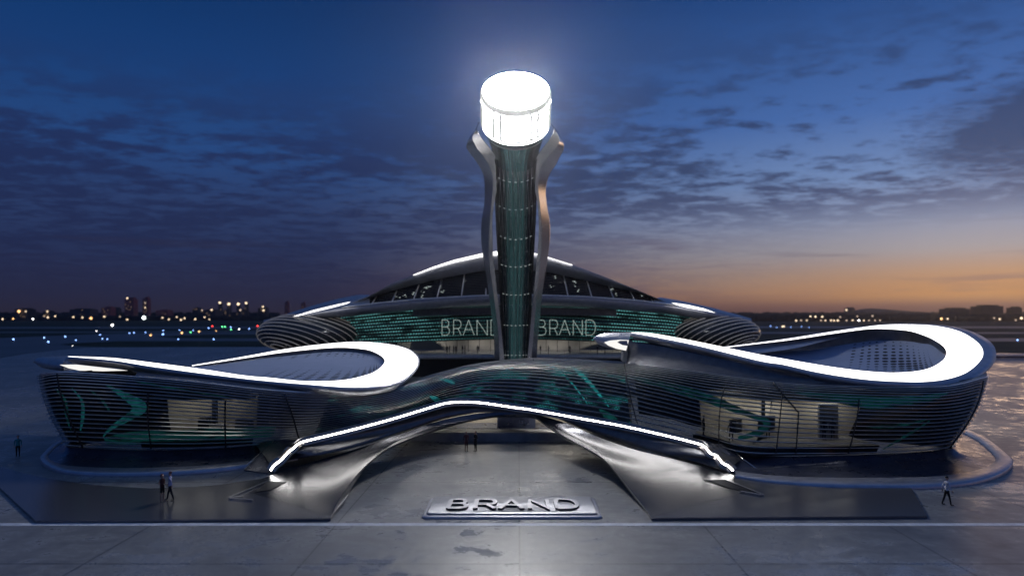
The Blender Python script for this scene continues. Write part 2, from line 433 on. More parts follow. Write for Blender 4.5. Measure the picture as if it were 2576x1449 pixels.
bulge = [.2, .3, .4, .4, .4, .45, .5, .5, .5, .55, .6, .7, .9, 1.1, 1.2, 1.25, 1.2, 1.1, .9, .7, .6, .6, .6, .6, .6, .55, .5, .4, .3, .2]
BUL = [b[0] for b in cr([(b,) for b in bulge], NU)]
def ruled_n(i):
    a, b = max(i - 1, 0), min(i + 1, NU - 1)
    du = (WTs[b] + WBs[b]) - (WTs[a] + WBs[a]); dv = WTs[i] - WBs[i]
    return du.cross(dv).normalized()
WN = [ruled_n(i) for i in range(NU)]
def S(i, v, off=0.0):
    """point on the wall: i = sample along the building, v = 0 bottom .. 1 top"""
    i = min(max(i, 0), NU - 1); i0 = int(i); i1 = min(i0 + 1, NU - 1); f = i - i0
    def at(j): return WBs[j].lerp(WTs[j], v) + WN[j] * (BUL[j] * 4 * (v ** 1.35) * (1 - v) + off)
    return at(i0).lerp(at(i1), f)
def iu(c): return c * SUB
SEG = [('left', 0, 10.3), ('mid', 10.3, 17.2), ('right', 17.2, NC - 1)]
M['led_bridge'] = led_facade('led_bridge_glass', (.06, .62, .64), .55, 44, 120, .58, nscale=5.0, stretch=(2.2, 1, 1))
M['led_bridge_glass'] = M['led_bridge']
NV = 12
VL = [1 - (1 - (k + .5) / 20) ** 1.35 for k in range(20)]
glaz = {}
for nm, c0, c1 in SEG:
    idx = [iu(c0) + (iu(c1) - iu(c0)) * k / int((c1 - c0) * SUB) for k in range(int((c1 - c0) * SUB) + 1)]
    rows = [[S(i, j / NV) for i in idx] for j in range(NV + 1)]
    mt = M['led_bridge'] if nm == 'mid' else M['glass']
    g_ = grid('glazing', rows, mt, PAV); glaz[nm] = g_
    if nm == 'mid': g_['label'] = 'dark glazing of the arch with teal LED dashes'
    mb = MB()
    for v in VL:
        pts = []
        for i in idx:
            p = S(i, v); d = S(i, min(v + .01, 1)) - S(i, max(v - .01, 0)); d.normalize()
            j = min(max(int(round(i)), 0), NU - 1)
            pts.append((p, WN[j], d))
        dp, th = (.17, .028) if nm != 'mid' else (.15, .023)
        mb.sweep(pts, [(.02, -th), (dp, -th * .6), (dp, th * .6), (.02, th)])
    mb.build('louvre_screen', M['louvre'], g_)
def mullion(c0, v0, c1, v1, r, par, mat='steel_dark', off=.24):
    mb = MB(); mb.tube([S(iu(c0 + (c1 - c0) * t / 14), v0 + (v1 - v0) * t / 14, off) for t in range(15)], r, 6)
    return mb.build('mullion', M[mat], par, True)
def cx_of(px, v=.5):
    """column index whose wall point at height v projects to pixel x (front part)"""
    best = None
    for k in range(iu(4), iu(25) + 1):
        p = S(k, v); x = CX + p.x / p.y * F
        if best is None or abs(x - px) < best[0]: best = (abs(x - px), k / SUB)
    return best[1]
mullion(cx_of(150, .9), .98, cx_of(205, .1), .02, .07, glaz['left'])
for px in (380, 574):
    mullion(cx_of(px), .80, cx_of(px), .03, .06, glaz['left'])
mullion(cx_of(712, .95), .97, cx_of(752, .05), .03, .07, glaz['left'], 'metal_dark')
mullion(17.2, .99, 17.35, .05, .05, glaz['right'])
for px in (1814, 1958, 2150):
    c = cx_of(px, .5); mullion(c, .80, c, .03, .05, glaz['right'])
mullion(cx_of(1945, .97), .97, cx_of(2012, .55), .55, .06, glaz['right'])
mullion(cx_of(2012, .55), .55, cx_of(2004, .05), .03, .06, glaz['right'])
mullion(25.2, .97, 24.8, .03, .06, glaz['right'])
mullion(15.1, .995, 15.1, .88, .05, glaz['mid'])

# dark core behind the glass, lobby back walls and floor
idx = list(range(0, NU, 2))
def inward(i, z, d):
    p = S(i, min(max((z - .9) / 5.6, .0), 1)); n = Vector((WN[i].x, WN[i].y, 0)).normalized(); q = p - n * d
    return Vector((q.x, q.y, z))
def core(i0, i1, ic):
    ids = [i for i in idx if i0 <= i <= i1]; rows = []
    def off(i):
        d = abs(i - ic); return min(6.5, .35 + d * .05 + max(0, d - 12) * .38)
    for v in (.02, .25, .5, .75, .98): rows.append([S(i, v) - Vector((WN[i].x, WN[i].y, 0)).normalized() * off(i) for i in ids])
    return grid('inner_core', rows, M['black'], PAV)
core(iu(1), iu(11), iu(3)); core(iu(17), iu(28), iu(26))
def lobby(i0, i1, x0, x1, Y, ztop):
    ids = [i for i in range(NU) if i0 <= i <= i1]
    rows = [[inward(i, z, 4.6) for i in ids] for z in (1.55, 3.0, ztop)]
    w = grid('lobby_wall', rows, M['plaster'], PAV)
    fl = grid('lobby_floor', [[inward(i, 1.55, d) for i in ids] for d in (.2, 4.6)], M['wallgrey'], PAV)
    grid('floor_edge', [[inward(i, z, .2) for i in ids] for z in (.95, 1.25, 1.56)], M['black'], PAV)  # black strip added to block lobby lamp spill onto the skirt
    mb = MB()
    for a, b in ((.08, .30), (.38, .62), (.70, .92)):
        ja = ids[int(a * (len(ids) - 1))]; jb = ids[int(b * (len(ids) - 1))]
        mb.face([inward(ja, ztop - .1, 2.6), inward(jb, ztop - .1, 2.6), inward(jb, ztop - .1, 3.4), inward(ja, ztop - .1, 3.4)])
    lm = mb.build('ceiling_lamp', M['lobby'], w)
    grid('lobby_ceiling', [[inward(i, ztop - .02, d) for i in ids] for d in (.6, 4.6)], M['plaster'], PAV)
def lobby_box(px, d0, w, z0, h, dep, mat='black', name='lobby_counter'):
    i = int(round(iu(cx_of(px)))); p = inward(i, z0 + h / 2, d0); mb = MB(); n = WN[i]
    mb.box(p, (w, dep, h), math.atan2(n.x, -n.y) * -1); return mb.build(name, M[mat], PAV)
cl0, cl1 = cx_of(335), cx_of(640); cr0, cr1 = cx_of(1735), cx_of(2250)
lobby(iu(cl0), iu(cl1), 0, 0, 59, 5.0)
lobby(iu(cr0), iu(cr1), 0, 0, 57, 4.9)

lobby_box(470, 3.2, .9, 1.56, 1.5, .6); lobby_box(502, 3.6, .35, 1.56, 3.2, .35, 'steel_dark', 'lobby_column'); lobby_box(520, 3.0, 1.3, 1.56, 1.0, .7, 'wallgrey')
lobby_box(600, 2.6, 1.4, 1.56, 1.3, .6);
lobby_box(1965, 4.2, 1.5, 2.2, 1.1, .12, 'steel_dark', 'lobby_screen'); lobby_box(2140, 3.4, 1.6, 1.56, 2.9, .3, 'wallgrey', 'lobby_partition'); lobby_box(1790, 3.8, 1.2, 1.56, 1.1, .6)
lobby_box(1950, 4.3, .3, 1.56, 3.0, .12, 'steel_dark', 'lobby_column')
# teal light ribbons behind / on the glass
def ribbon(name, path, mat, par, off=-.12, n=24):
    """path: list of (col, v, halfwidth_v) ; drawn on the wall surface, slightly behind it"""
    q = cr(path, n); a, b = [], []
    for k, (c, v, w) in enumerate(q):
        c2, v2, _ = q[min(k + 1, n - 1)]; c1_, v1_, _ = q[max(k - 1, 0)]
        du, dv = (c2 - c1_) * 3.2, (v2 - v1_) * 6.0; L = math.hypot(du, dv) or 1
        nu, nv = -dv / L, du / L
        a.append(S(iu(c + nu * w / 3.2), min(max(v + nv * w / 6, .01), .99), off)); b.append(S(iu(c - nu * w / 3.2), min(max(v - nv * w / 6, .01), .99), off))
    return grid(name, [a, b], M[mat], par)
C = cx_of
ribbon('light_ribbon', [(C(250, .8), .84, .05), (C(290, .72), .74, .22), (C(328, .62), .62, .40), (C(332, .55), .53, .34), (C(300, .42), .40, .22), (C(250, .2), .20, .08), (C(245, .12), .12, .03)], 'teal', glaz['left'], -.5)
ribbon('light_ribbon', [(C(130, .78), .78, .08), (C(150, .6), .62, .26), (C(158, .45), .45, .30), (C(160, .3), .30, .18), (C(165, .22), .22, .08)], 'teal_dim', glaz['left'], -.4)
ribbon('light_ribbon', [(C(170, .78), .78, .04), (C(196, .6), .62, .14), (C(200, .4), .40, .16), (C(195, .2), .22, .06)], 'teal', glaz['left'], -.4)
ribbon('light_ribbon', [(C(210, .8), .78, .03), (C(250, .66), .66, .10), (C(262, .5), .52, .08)], 'teal_dim', glaz['left'], -.4)
ribbon('light_ribbon', [(C(330, .93), .92, .03), (C(400, .9), .885, .09), (C(480, .86), .84, .05), (C(620, .8), .78, .02)], 'teal_dim', glaz['left'], -.3)
ribbon('desk_glow', [(C(245, .1), .08, .25), (C(330, .12), .14, .55), (C(450, .14), .15, .70), (C(560, .15), .16, .75), (C(690, .2), .17, .70)], 'teal_dim', glaz['left'], -.6)
ribbon('light_ribbon', [(C(1580, .8), .80, .15), (C(1680, .72), .72, .42), (C(1800, .62), .60, .35), (C(1890, .52), .52, .20), (C(1925, .44), .45, .24), (C(1910, .34), .33, .26), (C(1850, .22), .22, .10)], 'teal_dim', glaz['right'], -.5)
ribbon('light_ribbon', [(C(1980, .9), .92, .06), (C(2080, .85), .84, .34), (C(2190, .8), .76, .55), (C(2290, .8), .79, .40), (C(2390, .86), .88, .10)], 'teal_dim', glaz['right'], -.3)
ribbon('light_ribbon', [(C(2230, .05), .06, .06), (C(2290, .3), .28, .16), (C(2345, .48), .48, .06)], 'teal_dim', glaz['right'], -.3)
ribbon('light_ribbon', [(C(2190, .42), .40, .02), (C(2260, .42), .42, .18), (C(2340, .5), .5, .03)], 'teal_dim', glaz['right'], -.3)
# teal graphics on the arch glazing
M['teal_mid'] = screen('teal_graphic', (.04, .62, .66), .26)
def uvr(path, mat='teal_mid', off=.03): return ribbon('light_graphic', path, mat, glaz['mid'], off)
uvr([(13.0, .80, .08), (13.2, .62, .22), (13.35, .45, .10)])
uvr([(12.75, .34, .05), (12.9, .20, .22), (13.05, .04, .18)])
uvr([(13.55, .96, .05), (13.75, .86, .13), (13.95, .76, .05)])
uvr([(12.9, .93, .08), (13.0, .90, .10), (13.1, .86, .06)])
uvr([(15.1, .88, .02), (14.8, .74, .07), (14.45, .55, .03)])
uvr([(15.15, .88, .02), (15.55, .70, .08), (16.0, .42, .06), (16.3, .20, .03)])
uvr([(15.9, .80, .04), (16.15, .62, .18), (16.45, .42, .14), (16.75, .2, .03)])
uvr([(16.55, .15, .06), (16.7, .09, .28), (16.9, .05, .12)], 'teal_dim')
uvr([(14.9, .80, .02), (14.4, .72, .10), (13.9, .62, .05), (13.5, .66, .02)], 'teal_dim')
uvr([(15.3, .84, .02), (15.9, .78, .06), (16.4, .70, .02)], 'teal_dim')
uvr([(12.0, .66, .04), (12.3, .62, .12), (12.8, .68, .05), (13.3, .76, .02)], 'teal_dim')

# top of the arch
def topdeck(c0, c1, dY, dz):
    ids = range(int(iu(c0)), int(iu(c1)) + 1)
    return grid('roof_deck', [[S(i, 1.0) for i in ids], [S(i, 1.0) + Vector((0, dY * .3, .12)) for i in ids], [S(i, 1.0) + Vector((0, dY, dz)) for i in ids]], M['metal_dark'], PAV)
topdeck(11, 19, 9, -1.2)

# ------------------------------------------------------------------ roof loops
def roof_loop(outer, inner, flange, dish_a, dish_b, tipT, tipB, sag, lab, rimdepth=.55, lipb=.25):
    o3 = curve3([P(*t) for t in outer], 140); i3 = curve3([P(*t) for t in inner], 140); f3 = curve3([P(*t) for t in flange], 140)
    root = None
    # canopy rim: from the light out over the flange and down under
    under = []
    cen = sum(i3, Vector()) / len(i3)
    for f in f3:
        d = Vector((cen.x - f.x, cen.y - f.y, 0)).normalized()
        under.append(f + d * .5 - Vector((0, 0, rimdepth)))
    under2 = [u + Vector((cen.x - u.x, cen.y - u.y, 0)).normalized() * 1.6 - Vector((0, 0, .25)) for u in under]
    lift = [o.lerp(f, .5) + Vector((0, 0, .04)) for o, f in zip(o3, f3)]
    rim = grid('canopy_rim', [o3, lift, f3, [f.lerp(u, .35) - Vector((0, 0, .05)) for f, u in zip(f3, under)], under, under2], M['metal_satin'], PAV)
    rim['label'] = lab
    mid = [a.lerp(b, .5) + Vector((0, 0, .015)) for a, b in zip(o3, i3)]
    grid('light_band', [o3, mid, i3], M['ring'], rim)
    # inner lip down to the dish
    A = curve3([P(*t) for t in dish_a], 70); B = curve3([P(*t) for t in dish_b], 70)
    lp = lambda k: lipb * min(1, 4 * k / 69) * (1 - (k / 69) ** 4)
    rows = []
    for t in range(15):
        f = t / 14; rows.append([a.lerp(b, f) + Vector((0, 0, -.2 - lp(k) * f - sag * math.sin(math.pi * f) * min(1, 3 * min(k / 69, 1.0)) * (1 - .999 * (k / 69) ** 6))) for k, (a, b) in enumerate(zip(A, B))])
    dish = grid('roof_dish', rows, M['dish'], PAV)
    grid('inner_lip', [A, [a + Vector((0, 0, -.22)) for a in A]], M['metal_dark'], rim); grid('inner_lip', [B, [b + Vector((0, .4, -.1)) for b in B], [b + Vector((0, .1, -.22 - lp(k))) for k, b in enumerate(B)]], M['metal_dark'], rim)
    # tip
    T3 = curve3([P(*t) for t in tipT], 16); B3 = curve3([P(*t) for t in tipB], 16)
    back = [t + Vector((.8, 3.0, -.1)) for t in T3]; backb = [b + Vector((.8, 3.0, 0)) for b in B3]
    bul = [t.lerp(b, .45) + Vector((-.1, -.25, 0)) for t, b in zip(T3, B3)]
    grid('canopy_tip', [back, T3, bul, B3, backb], M['metal_satin'], PAV)
    return rim, dish
Lo = [(171, 897, 60), (280, 906, 58.5), (376, 921, 57), (500, 938, 56), (613, 952, 55.3), (681, 959, 55), (764, 966, 54.7), (877, 974, 55), (952, 970, 56.5),
      (1008, 957, 59), (1042, 931, 63), (1052, 910, 67), (1046, 893, 71), (1020, 876, 75), (971, 865, 78), (896, 860, 80), (801, 867, 79), (707, 880, 76),
      (613, 897, 72), (482, 919, 67)]
Li = [(171, 896, 60.4), (280, 900, 59.3), (376, 911, 58), (500, 927, 57), (613, 944, 56.2), (681, 950, 56), (764, 958, 55.7), (860, 956, 57.3), (925, 942, 60),
      (950, 930, 62.5), (964, 917, 65), (968, 906, 67), (959, 895, 69.5), (933, 882, 73), (905, 877, 75), (860, 874, 76.5), (801, 877, 76.5), (707, 887, 74.3),
      (613, 901, 71.2), (484, 920.5, 66.6)]
Lf = [(165, 899, 59.6), (278, 910, 58.2), (374, 926, 56.7), (499, 943, 55.7), (613, 956.5, 55), (681, 964, 54.7), (764, 971, 54.4), (879, 979, 54.7), (956, 975, 56.2),
      (1013, 961, 58.8), (1047, 933, 63), (1056, 910, 67), (1050, 892, 71.2), (1023, 875, 75.2), (973, 864, 78.2), (896, 859, 80.2), (801, 866, 79.2), (707, 879, 76.2),
      (613, 896, 72.2), (481, 918.5, 67.2)]
rimL, dishL = roof_loop(Lo, Li, Lf,
    [(376, 912, 58), (500, 927, 57), (613, 944, 56.2), (681, 950, 56), (764, 958, 55.7), (860, 956, 57.3), (925, 942, 60), (950, 930, 62.5), (964, 917, 65), (968, 906, 67)],
    [(484, 921, 66.6), (613, 901, 71.2), (707, 887, 74.3), (801, 877, 76.5), (860, 874, 76.5), (905, 877, 75), (933, 882, 73), (950, 889, 71), (959, 895, 69.5), (968, 906, 67)],
    [(88, 906, 61), (98, 899, 60.8), (130, 896.3, 60.4), (171, 896.3, 60)], [(90, 914, 61), (100, 922, 60.4), (118, 928, 59.8), (160, 933, 58.5)], .35,
    'satin metal rim of the smaller left roof loop')
Ro = [(1588, 837, 66), (1640, 846, 64.5), (1753, 869, 61.5), (1908, 907, 57.5), (1970, 917, 56.5), (2045, 934, 55.3), (2120, 947, 54.5), (2195, 956, 54), (2271, 960, 54),
      (2327, 960, 54.3), (2384, 953, 55.3), (2429, 938, 57), (2459, 915, 60.5), (2473, 893, 64), (2467, 870, 68), (2440, 847, 72), (2403, 830, 75.5), (2346, 819, 78),
      (2271, 816, 79.5), (2214, 818, 79.5), (2158, 825, 78.5), (2083, 836, 76), (1989, 851, 72.5), (1895, 863.6, 69), (1817, 873.5, 66)]
Ri = [(1588, 836, 66.2), (1640, 838.5, 65.2), (1753, 859, 62.3), (1908, 891, 58.3), (1970, 902, 57.4), (2045, 915, 56.3), (2120, 926.5, 55.8), (2195, 934.7, 55.7), (2252, 937, 56.2),
      (2308, 933, 57.4), (2346, 922.7, 59), (2372, 906, 61.5), (2380, 893, 63.2), (2381, 885, 64.5), (2372, 870, 67), (2346, 853, 70), (2320, 842, 72.5), (2290, 833, 75),
      (2250, 828.5, 76.5), (2200, 827, 77.2), (2158, 830.5, 76.7), (2083, 841, 75), (1989, 855, 72), (1895, 866, 68.8), (1817, 875, 66)]
Rf = [(1584, 840, 65.7), (1638, 851, 64.2), (1751, 876, 61.2), (1906, 914, 57.2), (1968, 925, 56.2), (2043, 941, 55), (2119, 955, 54.2), (2196, 964, 53.7), (2275, 969, 53.7),
      (2335, 971, 53.9), (2402, 964, 54.9), (2459, 949, 56.7), (2496, 919, 60.5), (2506, 896, 64.5), (2500, 870, 68.5), (2475, 848, 72.8), (2430, 829, 76.3), (2362, 817, 79),
      (2275, 814, 80.5), (2214, 816.5, 80.3), (2158, 823.5, 79.2), (2083, 834.8, 76.5), (1989, 850, 73), (1895, 862.8, 69.4), (1815, 872.6, 66.4)]
rimR, dishR = roof_loop(Ro, Ri, Rf,
    [(1753, 859, 62.3), (1908, 891, 58.3), (1970, 902, 57.4), (2045, 915, 56.3), (2120, 926.5, 55.8), (2195, 934.7, 55.7), (2252, 937, 56.2), (2308, 933, 57.4), (2346, 922.7, 59), (2372, 906, 61.5), (2380, 893, 63.2)],
    [(1817, 875, 66), (1895, 866, 68.8), (1989, 855, 72), (2083, 841, 75), (2158, 830.5, 76.7), (2200, 827, 77.2), (2250, 828.5, 76.5), (2290, 833, 75), (2320, 842, 72.5), (2346, 853, 70), (2381, 888, 64)],
    [(1493, 850, 67), (1507, 841, 67), (1540, 837, 66.6), (1588, 836, 66)], [(1496, 857, 67), (1508, 867, 66.6), (1527, 874, 66), (1578, 884, 65.2)], 1.5,
    'satin metal rim of the larger right roof loop', lipb=1.25)
def perforated(name, vc, amp, width, band2=None):
    """roof membrane with columns of small round openings that grow and shrink across the sheet"""
    m, k = mat_new(name)
    uv = k.n('ShaderNodeTexCoord').outputs['UV']; u, v = k.sep(uv)[:2]
    pu, pv_ = .041, .050
    ui = k.m('MULTIPLY', k.m('ADD', k.m('FLOOR', k.m('DIVIDE', u, pu)), .5), pu)
    vi = k.m('MULTIPLY', k.m('ADD', k.m('FLOOR', k.m('DIVIDE', v, pv_)), .5), pv_)
    cu = k.m('SUBTRACT', k.m('FRACT', k.m('DIVIDE', u, pu)), .5); cv = k.m('SUBTRACT', k.m('FRACT', k.m('DIVIDE', v, pv_)), .5)
    d = k.m('SQRT', k.m('ADD', k.m('POWER', k.m('DIVIDE', cu, .47), 2.0), k.m('POWER', k.m('DIVIDE', cv, .42), 2.0)))
    def band(vcen, ampl, w):
        c = k.ramp(ui, [(p, (x, x, x, 1)) for p, x in vcen]); A = k.ramp(ui, [(p, (x, x, x, 1)) for p, x in ampl])
        c = k.sep(c)[0]; A = k.sep(A)[0]
        return k.m('MULTIPLY', A, k.m('SUBTRACT', 1.0, k.m('DIVIDE', k.m('ABSOLUTE', k.m('SUBTRACT', vi, c)), w), clamp=True))
    sz_ = band(vc, amp, width)
    if band2: sz_ = k.m('MAXIMUM', sz_, band(*band2))
    hole = k.m('LESS_THAN', d, sz_)
    b = k.n('ShaderNodeBsdfPrincipled')
    n = k.noise(k.n('ShaderNodeTexCoord').outputs['Object'], .7, 4, .6)
    base = k.ramp(n, [(.3, (.26, .31, .44)), (.7, (.31, .36, .49))])
    k.put(b.inputs['Base Color'], k.mix(hole, base, (.008, .008, .010, 1)))
    k.put(b.inputs['Roughness'], k.m('MULTIPLY_ADD', hole, .4, .40)); k.put(b.inputs['Metallic'], k.m('MULTIPLY', k.m('SUBTRACT', 1.0, hole), .10))
    return finish(m, k, b.outputs[0])
dishL.data.materials[0] = perforated('perforated_roof_left', [(.60, .20), (.80, .50)], [(.22, 0), (.27, .45), (.5, .75), (.66, 1), (.76, 1), (.80, .6), (.83, 0)], .36,
                                     ([(0, .92), (1, .92)], [(.2, 0), (.24, .5), (.62, .5), (.66, 0)], .14))
dishR.data.materials[0] = perforated('perforated_roof_right', [(.38, .84), (.82, .48)], [(.34, 0), (.38, .45), (.5, .7), (.62, 1), (.74, 1), (.84, .6), (.87, 0)], .46)
# lit pockets beneath the two tips, neck between wall and rim
def lens(pts, Y, mat, name='soffit_light', thick=.1):
    mb = MB(); mb.prism([P(x, y, Y) for x, y in pts], (0, 1, 0), thick); return mb.build(name, M[mat], PAV)
lens([(150, 917.5), (190, 917), (226, 921), (280, 927), (320, 932), (260, 933.5), (200, 932), (172, 926)], 57.3, 'soft')
lens([(1520, 861), (1535, 856.5), (1560, 854.5), (1582, 855.5), (1575, 882), (1550, 877), (1530, 869)], 64.6, 'soft')
lens([(1578, 857), (1580, 870), (1566, 868), (1553, 861), (1560, 857)], 64.5, 'metal_satin', 'soffit_fin')
def neck(lower, c0, c1, mat='metal_satin'):
    n = 60; A = curve3([P(*t) for t in lower], n)
    Bp = [S(iu(c0 + (c1 - c0) * k / (n - 1)), 1.0) for k in range(n)]
    Bm = [a.lerp(b, .5) + Vector((0, .6, 0)) for a, b in zip(A, Bp)]
    return grid('roof_neck', [Bp, Bm, A], M['metal_dark'], PAV)
neck([(330, 932, 57), (478, 947, 56), (613, 961, 55.3), (681, 968, 55), (764, 975, 55), (858, 980, 55.4), (933, 978, 56.6), (1000, 966, 59)], cx_of(330, 1), 12, 'metal_dark')
nk = [(1580, 857, 65.5), (1678, 874, 62.8), (1791, 898, 59.9), (1908, 920, 57.2), (2007, 939, 55.5), (2120, 956, 54.6), (2233, 968, 54.1), (2335, 972, 54.2), (2402, 966, 55.0), (2459, 951, 57), (2496, 922, 60.7)]
neck(nk, 17.25, 26.3)
a0, b0 = P(*nk[0]), S(iu(17.25), 1.0)
grid('neck_end', [[b0, b0 + Vector((.5, 7, 0))], [a0, a0 + Vector((.5, 7, 0))]], M['metal_satin'], PAV)

# ------------------------------------------------------------------ skirts round the pods
def skirt(rim, wall, lab):
    n = 90
    Rm = curve3([G(x, y, .22) for x, y in rim], n); Wl = curve3([G(x, y, .9) for x, y in wall], n)
    prof = [(0, .9), (.12, .52), (.3, .36), (.55, .29), (.72, .27)]
    rows = [[Vector((w.x + (r.x - w.x) * t, w.y + (r.y - w.y) * t, z)) for w, r in zip(Wl, Rm)] for t, z in prof]
    sk = grid('base_skirt', rows, M['navy'], PAV); sk['label'] = lab
    lip = [[Vector((w.x + (r.x - w.x) * t, w.y + (r.y - w.y) * t, z)) for w, r in zip(Wl, Rm)] for t, z in ((.72, .27), (.73, .33), (.98, .30), (1.0, .24), (1.0, .0))]
    grid('skirt_rim', lip, M['metal_satin'], sk)
    grid('plinth', [[w - Vector((0, 0, .9)) for w in Wl], Wl], M['black'], sk)
skirt([(156, 1107), (130, 1120), (105, 1145), (101, 1154), (113, 1168), (150, 1183), (226, 1190), (339, 1191), (489, 1185), (621, 1171), (750, 1150)],
      [(215, 1092), (190, 1104), (172, 1116), (168, 1121), (170, 1123.5), (185, 1125.5), (240, 1128.5), (339, 1131.5), (489, 1130), (621, 1121.5), (750, 1104)],
      'navy flared skirt under the left pod')
skirt([(2380, 1062), (2429, 1079), (2482, 1103), (2527, 1137), (2547, 1158), (2542, 1175), (2512, 1193.6), (2459, 1208.7), (2384, 1218), (2293, 1222), (2100, 1220), (1950, 1212), (1850, 1198)],
      [(2350, 1080), (2375, 1098), (2390, 1110), (2395, 1120), (2396, 1125), (2393, 1127), (2375, 1130), (2340, 1134), (2290, 1138), (2230, 1141), (2100, 1146), (1950, 1147), (1850, 1140)],
      'navy flared skirt under the right pod')

# ------------------------------------------------------------------ arch: strip light, hood, legs, slabs
ST = [(681, 1183, 49.8), (690, 1170, 50), (709, 1155, 50.2), (726, 1136, 51), (737, 1128, 51.4), (752.5, 1115, 52.4), (775, 1107.6, 53.2), (877, 1083, 55.6), (989.6, 1053, 58.2),
      (1102.5, 1019, 60.3), (1132.6, 1012.5, 60.8), (1170, 1011, 61.2), (1215, 1013.5, 61.3), (1295, 1025, 61.1), (1339.6, 1031, 60.8), (1452.5, 1051, 60),
      (1565, 1071, 58.2), (1678, 1096, 56), (1753.5, 1115, 53.8), (1772, 1122.6, 53), (1787, 1139.5, 51.8), (1802.5, 1146, 51.5), (1817.5, 1164, 50.5), (1832.5, 1172, 50.2), (1844, 1183, 49.8)]
STs = curve3([P(*t) for t in ST], 220)
def sframe(pts):
    fr = []
    for i, p in enumerate(pts):
        t = (pts[min(i + 1, len(pts) - 1)] - pts[max(i - 1, 0)]).normalized()
        b = Vector((0, -1, .25)).normalized(); up = b.cross(t)
        up = t.cross(b) if up.z < 0 else up
        up.normalize(); fr.append((p, b, up))
    return fr
mb = MB(); mb.sweep(sframe(STs), [(0, -.06), (.05, -.06), (.05, .06), (0, .06)])
strip = mb.build('strip_light', M['light'], PAV)
M['bronze'] = pbr('warm_trim_metal', (.33, .30, .28), .42, 1.0, vary=.1)
mb = MB(); mb.sweep(sframe(STs), [(-.25, -.34), (.0, -.34), (.03, -.10), (-.02, -.10), (-.02, .10), (.03, .10), (.0, .36), (-.25, .36)])
mb.build('strip_trough', M['bronze'], PAV)
# hood band under the strip, and its lower lip
LP = [(676, 1191, 49.6), (690, 1183, 49.8), (719, 1160, 51.6), (770, 1150, 52.3), (824, 1141, 53), (922, 1117, 55.5), (1000, 1090, 58), (1060, 1070, 59.5), (1110, 1055, 60.6), (1160, 1044, 61.3), (1215, 1037, 61.6), (1295, 1037, 61.6),
      (1340, 1040, 61.3), (1400, 1052, 60.8), (1460, 1076, 60), (1540, 1105, 58.5), (1620, 1130, 56.5), (1700, 1150, 54.5), (1760, 1164, 52.6), (1810, 1180, 50.6), (1846, 1191, 49.6)]
LPs = curve3([P(*t) for t in LP], 220)
STl = [p + Vector((0, .02, -.34)) for p in STs]
hood_rows = [STl]
for f in (.25, .5, .75):
    hood_rows.append([a.lerp(b, f) + Vector((0, .35 * math.sin(math.pi * f), 0)) for a, b in zip(STl, LPs)])
hood_rows += [LPs, [p + Vector((0, 2.2, .15)) for p in LPs]]
hood = grid('hood_band', hood_rows, M['metal_dark'], PAV)
# hood top between strip and wall
Wfoot = curve3([P(640, 1115, 57), P(690, 1108, 56.8), P(752, 1104, 57.8)] + [Vector(WB[c]) + Vector((0, -.05, 0)) for c in range(11, 19)] + [P(1800, 1128, 56.4), P(1850, 1142, 54.6), P(1880, 1148, 53.5)], 220)
STu = [p + Vector((0, .1, .36)) for p in STs]
grid('hood_top', [STu, [a.lerp(b, .5) + Vector((0, 0, .02)) for a, b in zip(STu, Wfoot)], Wfoot], M['metal_dark'], PAV)
# wedge shaped ends of the hood
def wedge(top):
    mb = MB(); mb.prism([P(*t) for t in top], (0, .25, -1), .35)
    return mb.build('hood_wedge', M['navy'], PAV)
wedge([(613, 1181, 51.2), (692, 1108, 56.0), (752, 1105, 56.2), (728, 1128, 52.6), (706, 1152, 51.2), (679, 1183, 50.3), (672, 1190, 50.0)])
wedge([(1829, 1116, 55.5), (1866, 1153, 52.4), (1904, 1180, 50.6), (1903, 1189, 50.2), (1849, 1190, 50.0), (1838, 1176, 50.6), (1815, 1150, 51.6), (1790, 1130, 53.4), (1785, 1116, 55)])
mb = MB(); mb.tube([P(611, 1180, 51.0), P(645, 1148, 53), P(692, 1107, 55.8)], .035, 6); mb.build('seam_trim', M['metal'], PAV, True)
mb = MB(); mb.tube([P(1829, 1115, 55.4), P(1866, 1152, 52.3), P(1906, 1181, 50.4)], .035, 6); mb.build('seam_trim', M['metal'], PAV, True)
# the two legs
EL = [(831.5, 1302, 38.85), (846.6, 1269, 41.2), (876.7, 1224, 44.2), (914, 1179, 47.6), (971, 1134, 51.2), (1027, 1107.6, 54.4), (1102.5, 1081, 57.8), (1178, 1060.5, 60.2), (1253, 1047, 61.3), (1295, 1044, 61.5)]
AL = [(600, 1232, 45.1), (640, 1214, 47.2), (690, 1197, 49.3), (750, 1176, 51.6), (830, 1152, 53.4), (930, 1121, 55.8), (1020, 1090, 58), (1110, 1060, 60.4), (1215, 1041, 61.7), (1295, 1039, 61.7)]
ER = [(1638.7, 1300, 38.95), (1614, 1269, 41.2), (1584, 1232, 43.8), (1546.6, 1186.6, 47.2), (1512.7, 1152.7, 50), (1467.5, 1126, 52.6), (1415, 1098, 56), (1377, 1073.7, 59), (1336, 1046, 61.2), (1297, 1044, 61.5)]
AR = [(1905, 1232, 45.1), (1870, 1214, 47.2), (1838, 1197, 49.3), (1780, 1180, 51.2), (1690, 1156, 53.4), (1590, 1132, 55.4), (1500, 1100, 57.8), (1420, 1066, 60.2), (1345, 1044, 61.5), (1297, 1039, 61.7)]
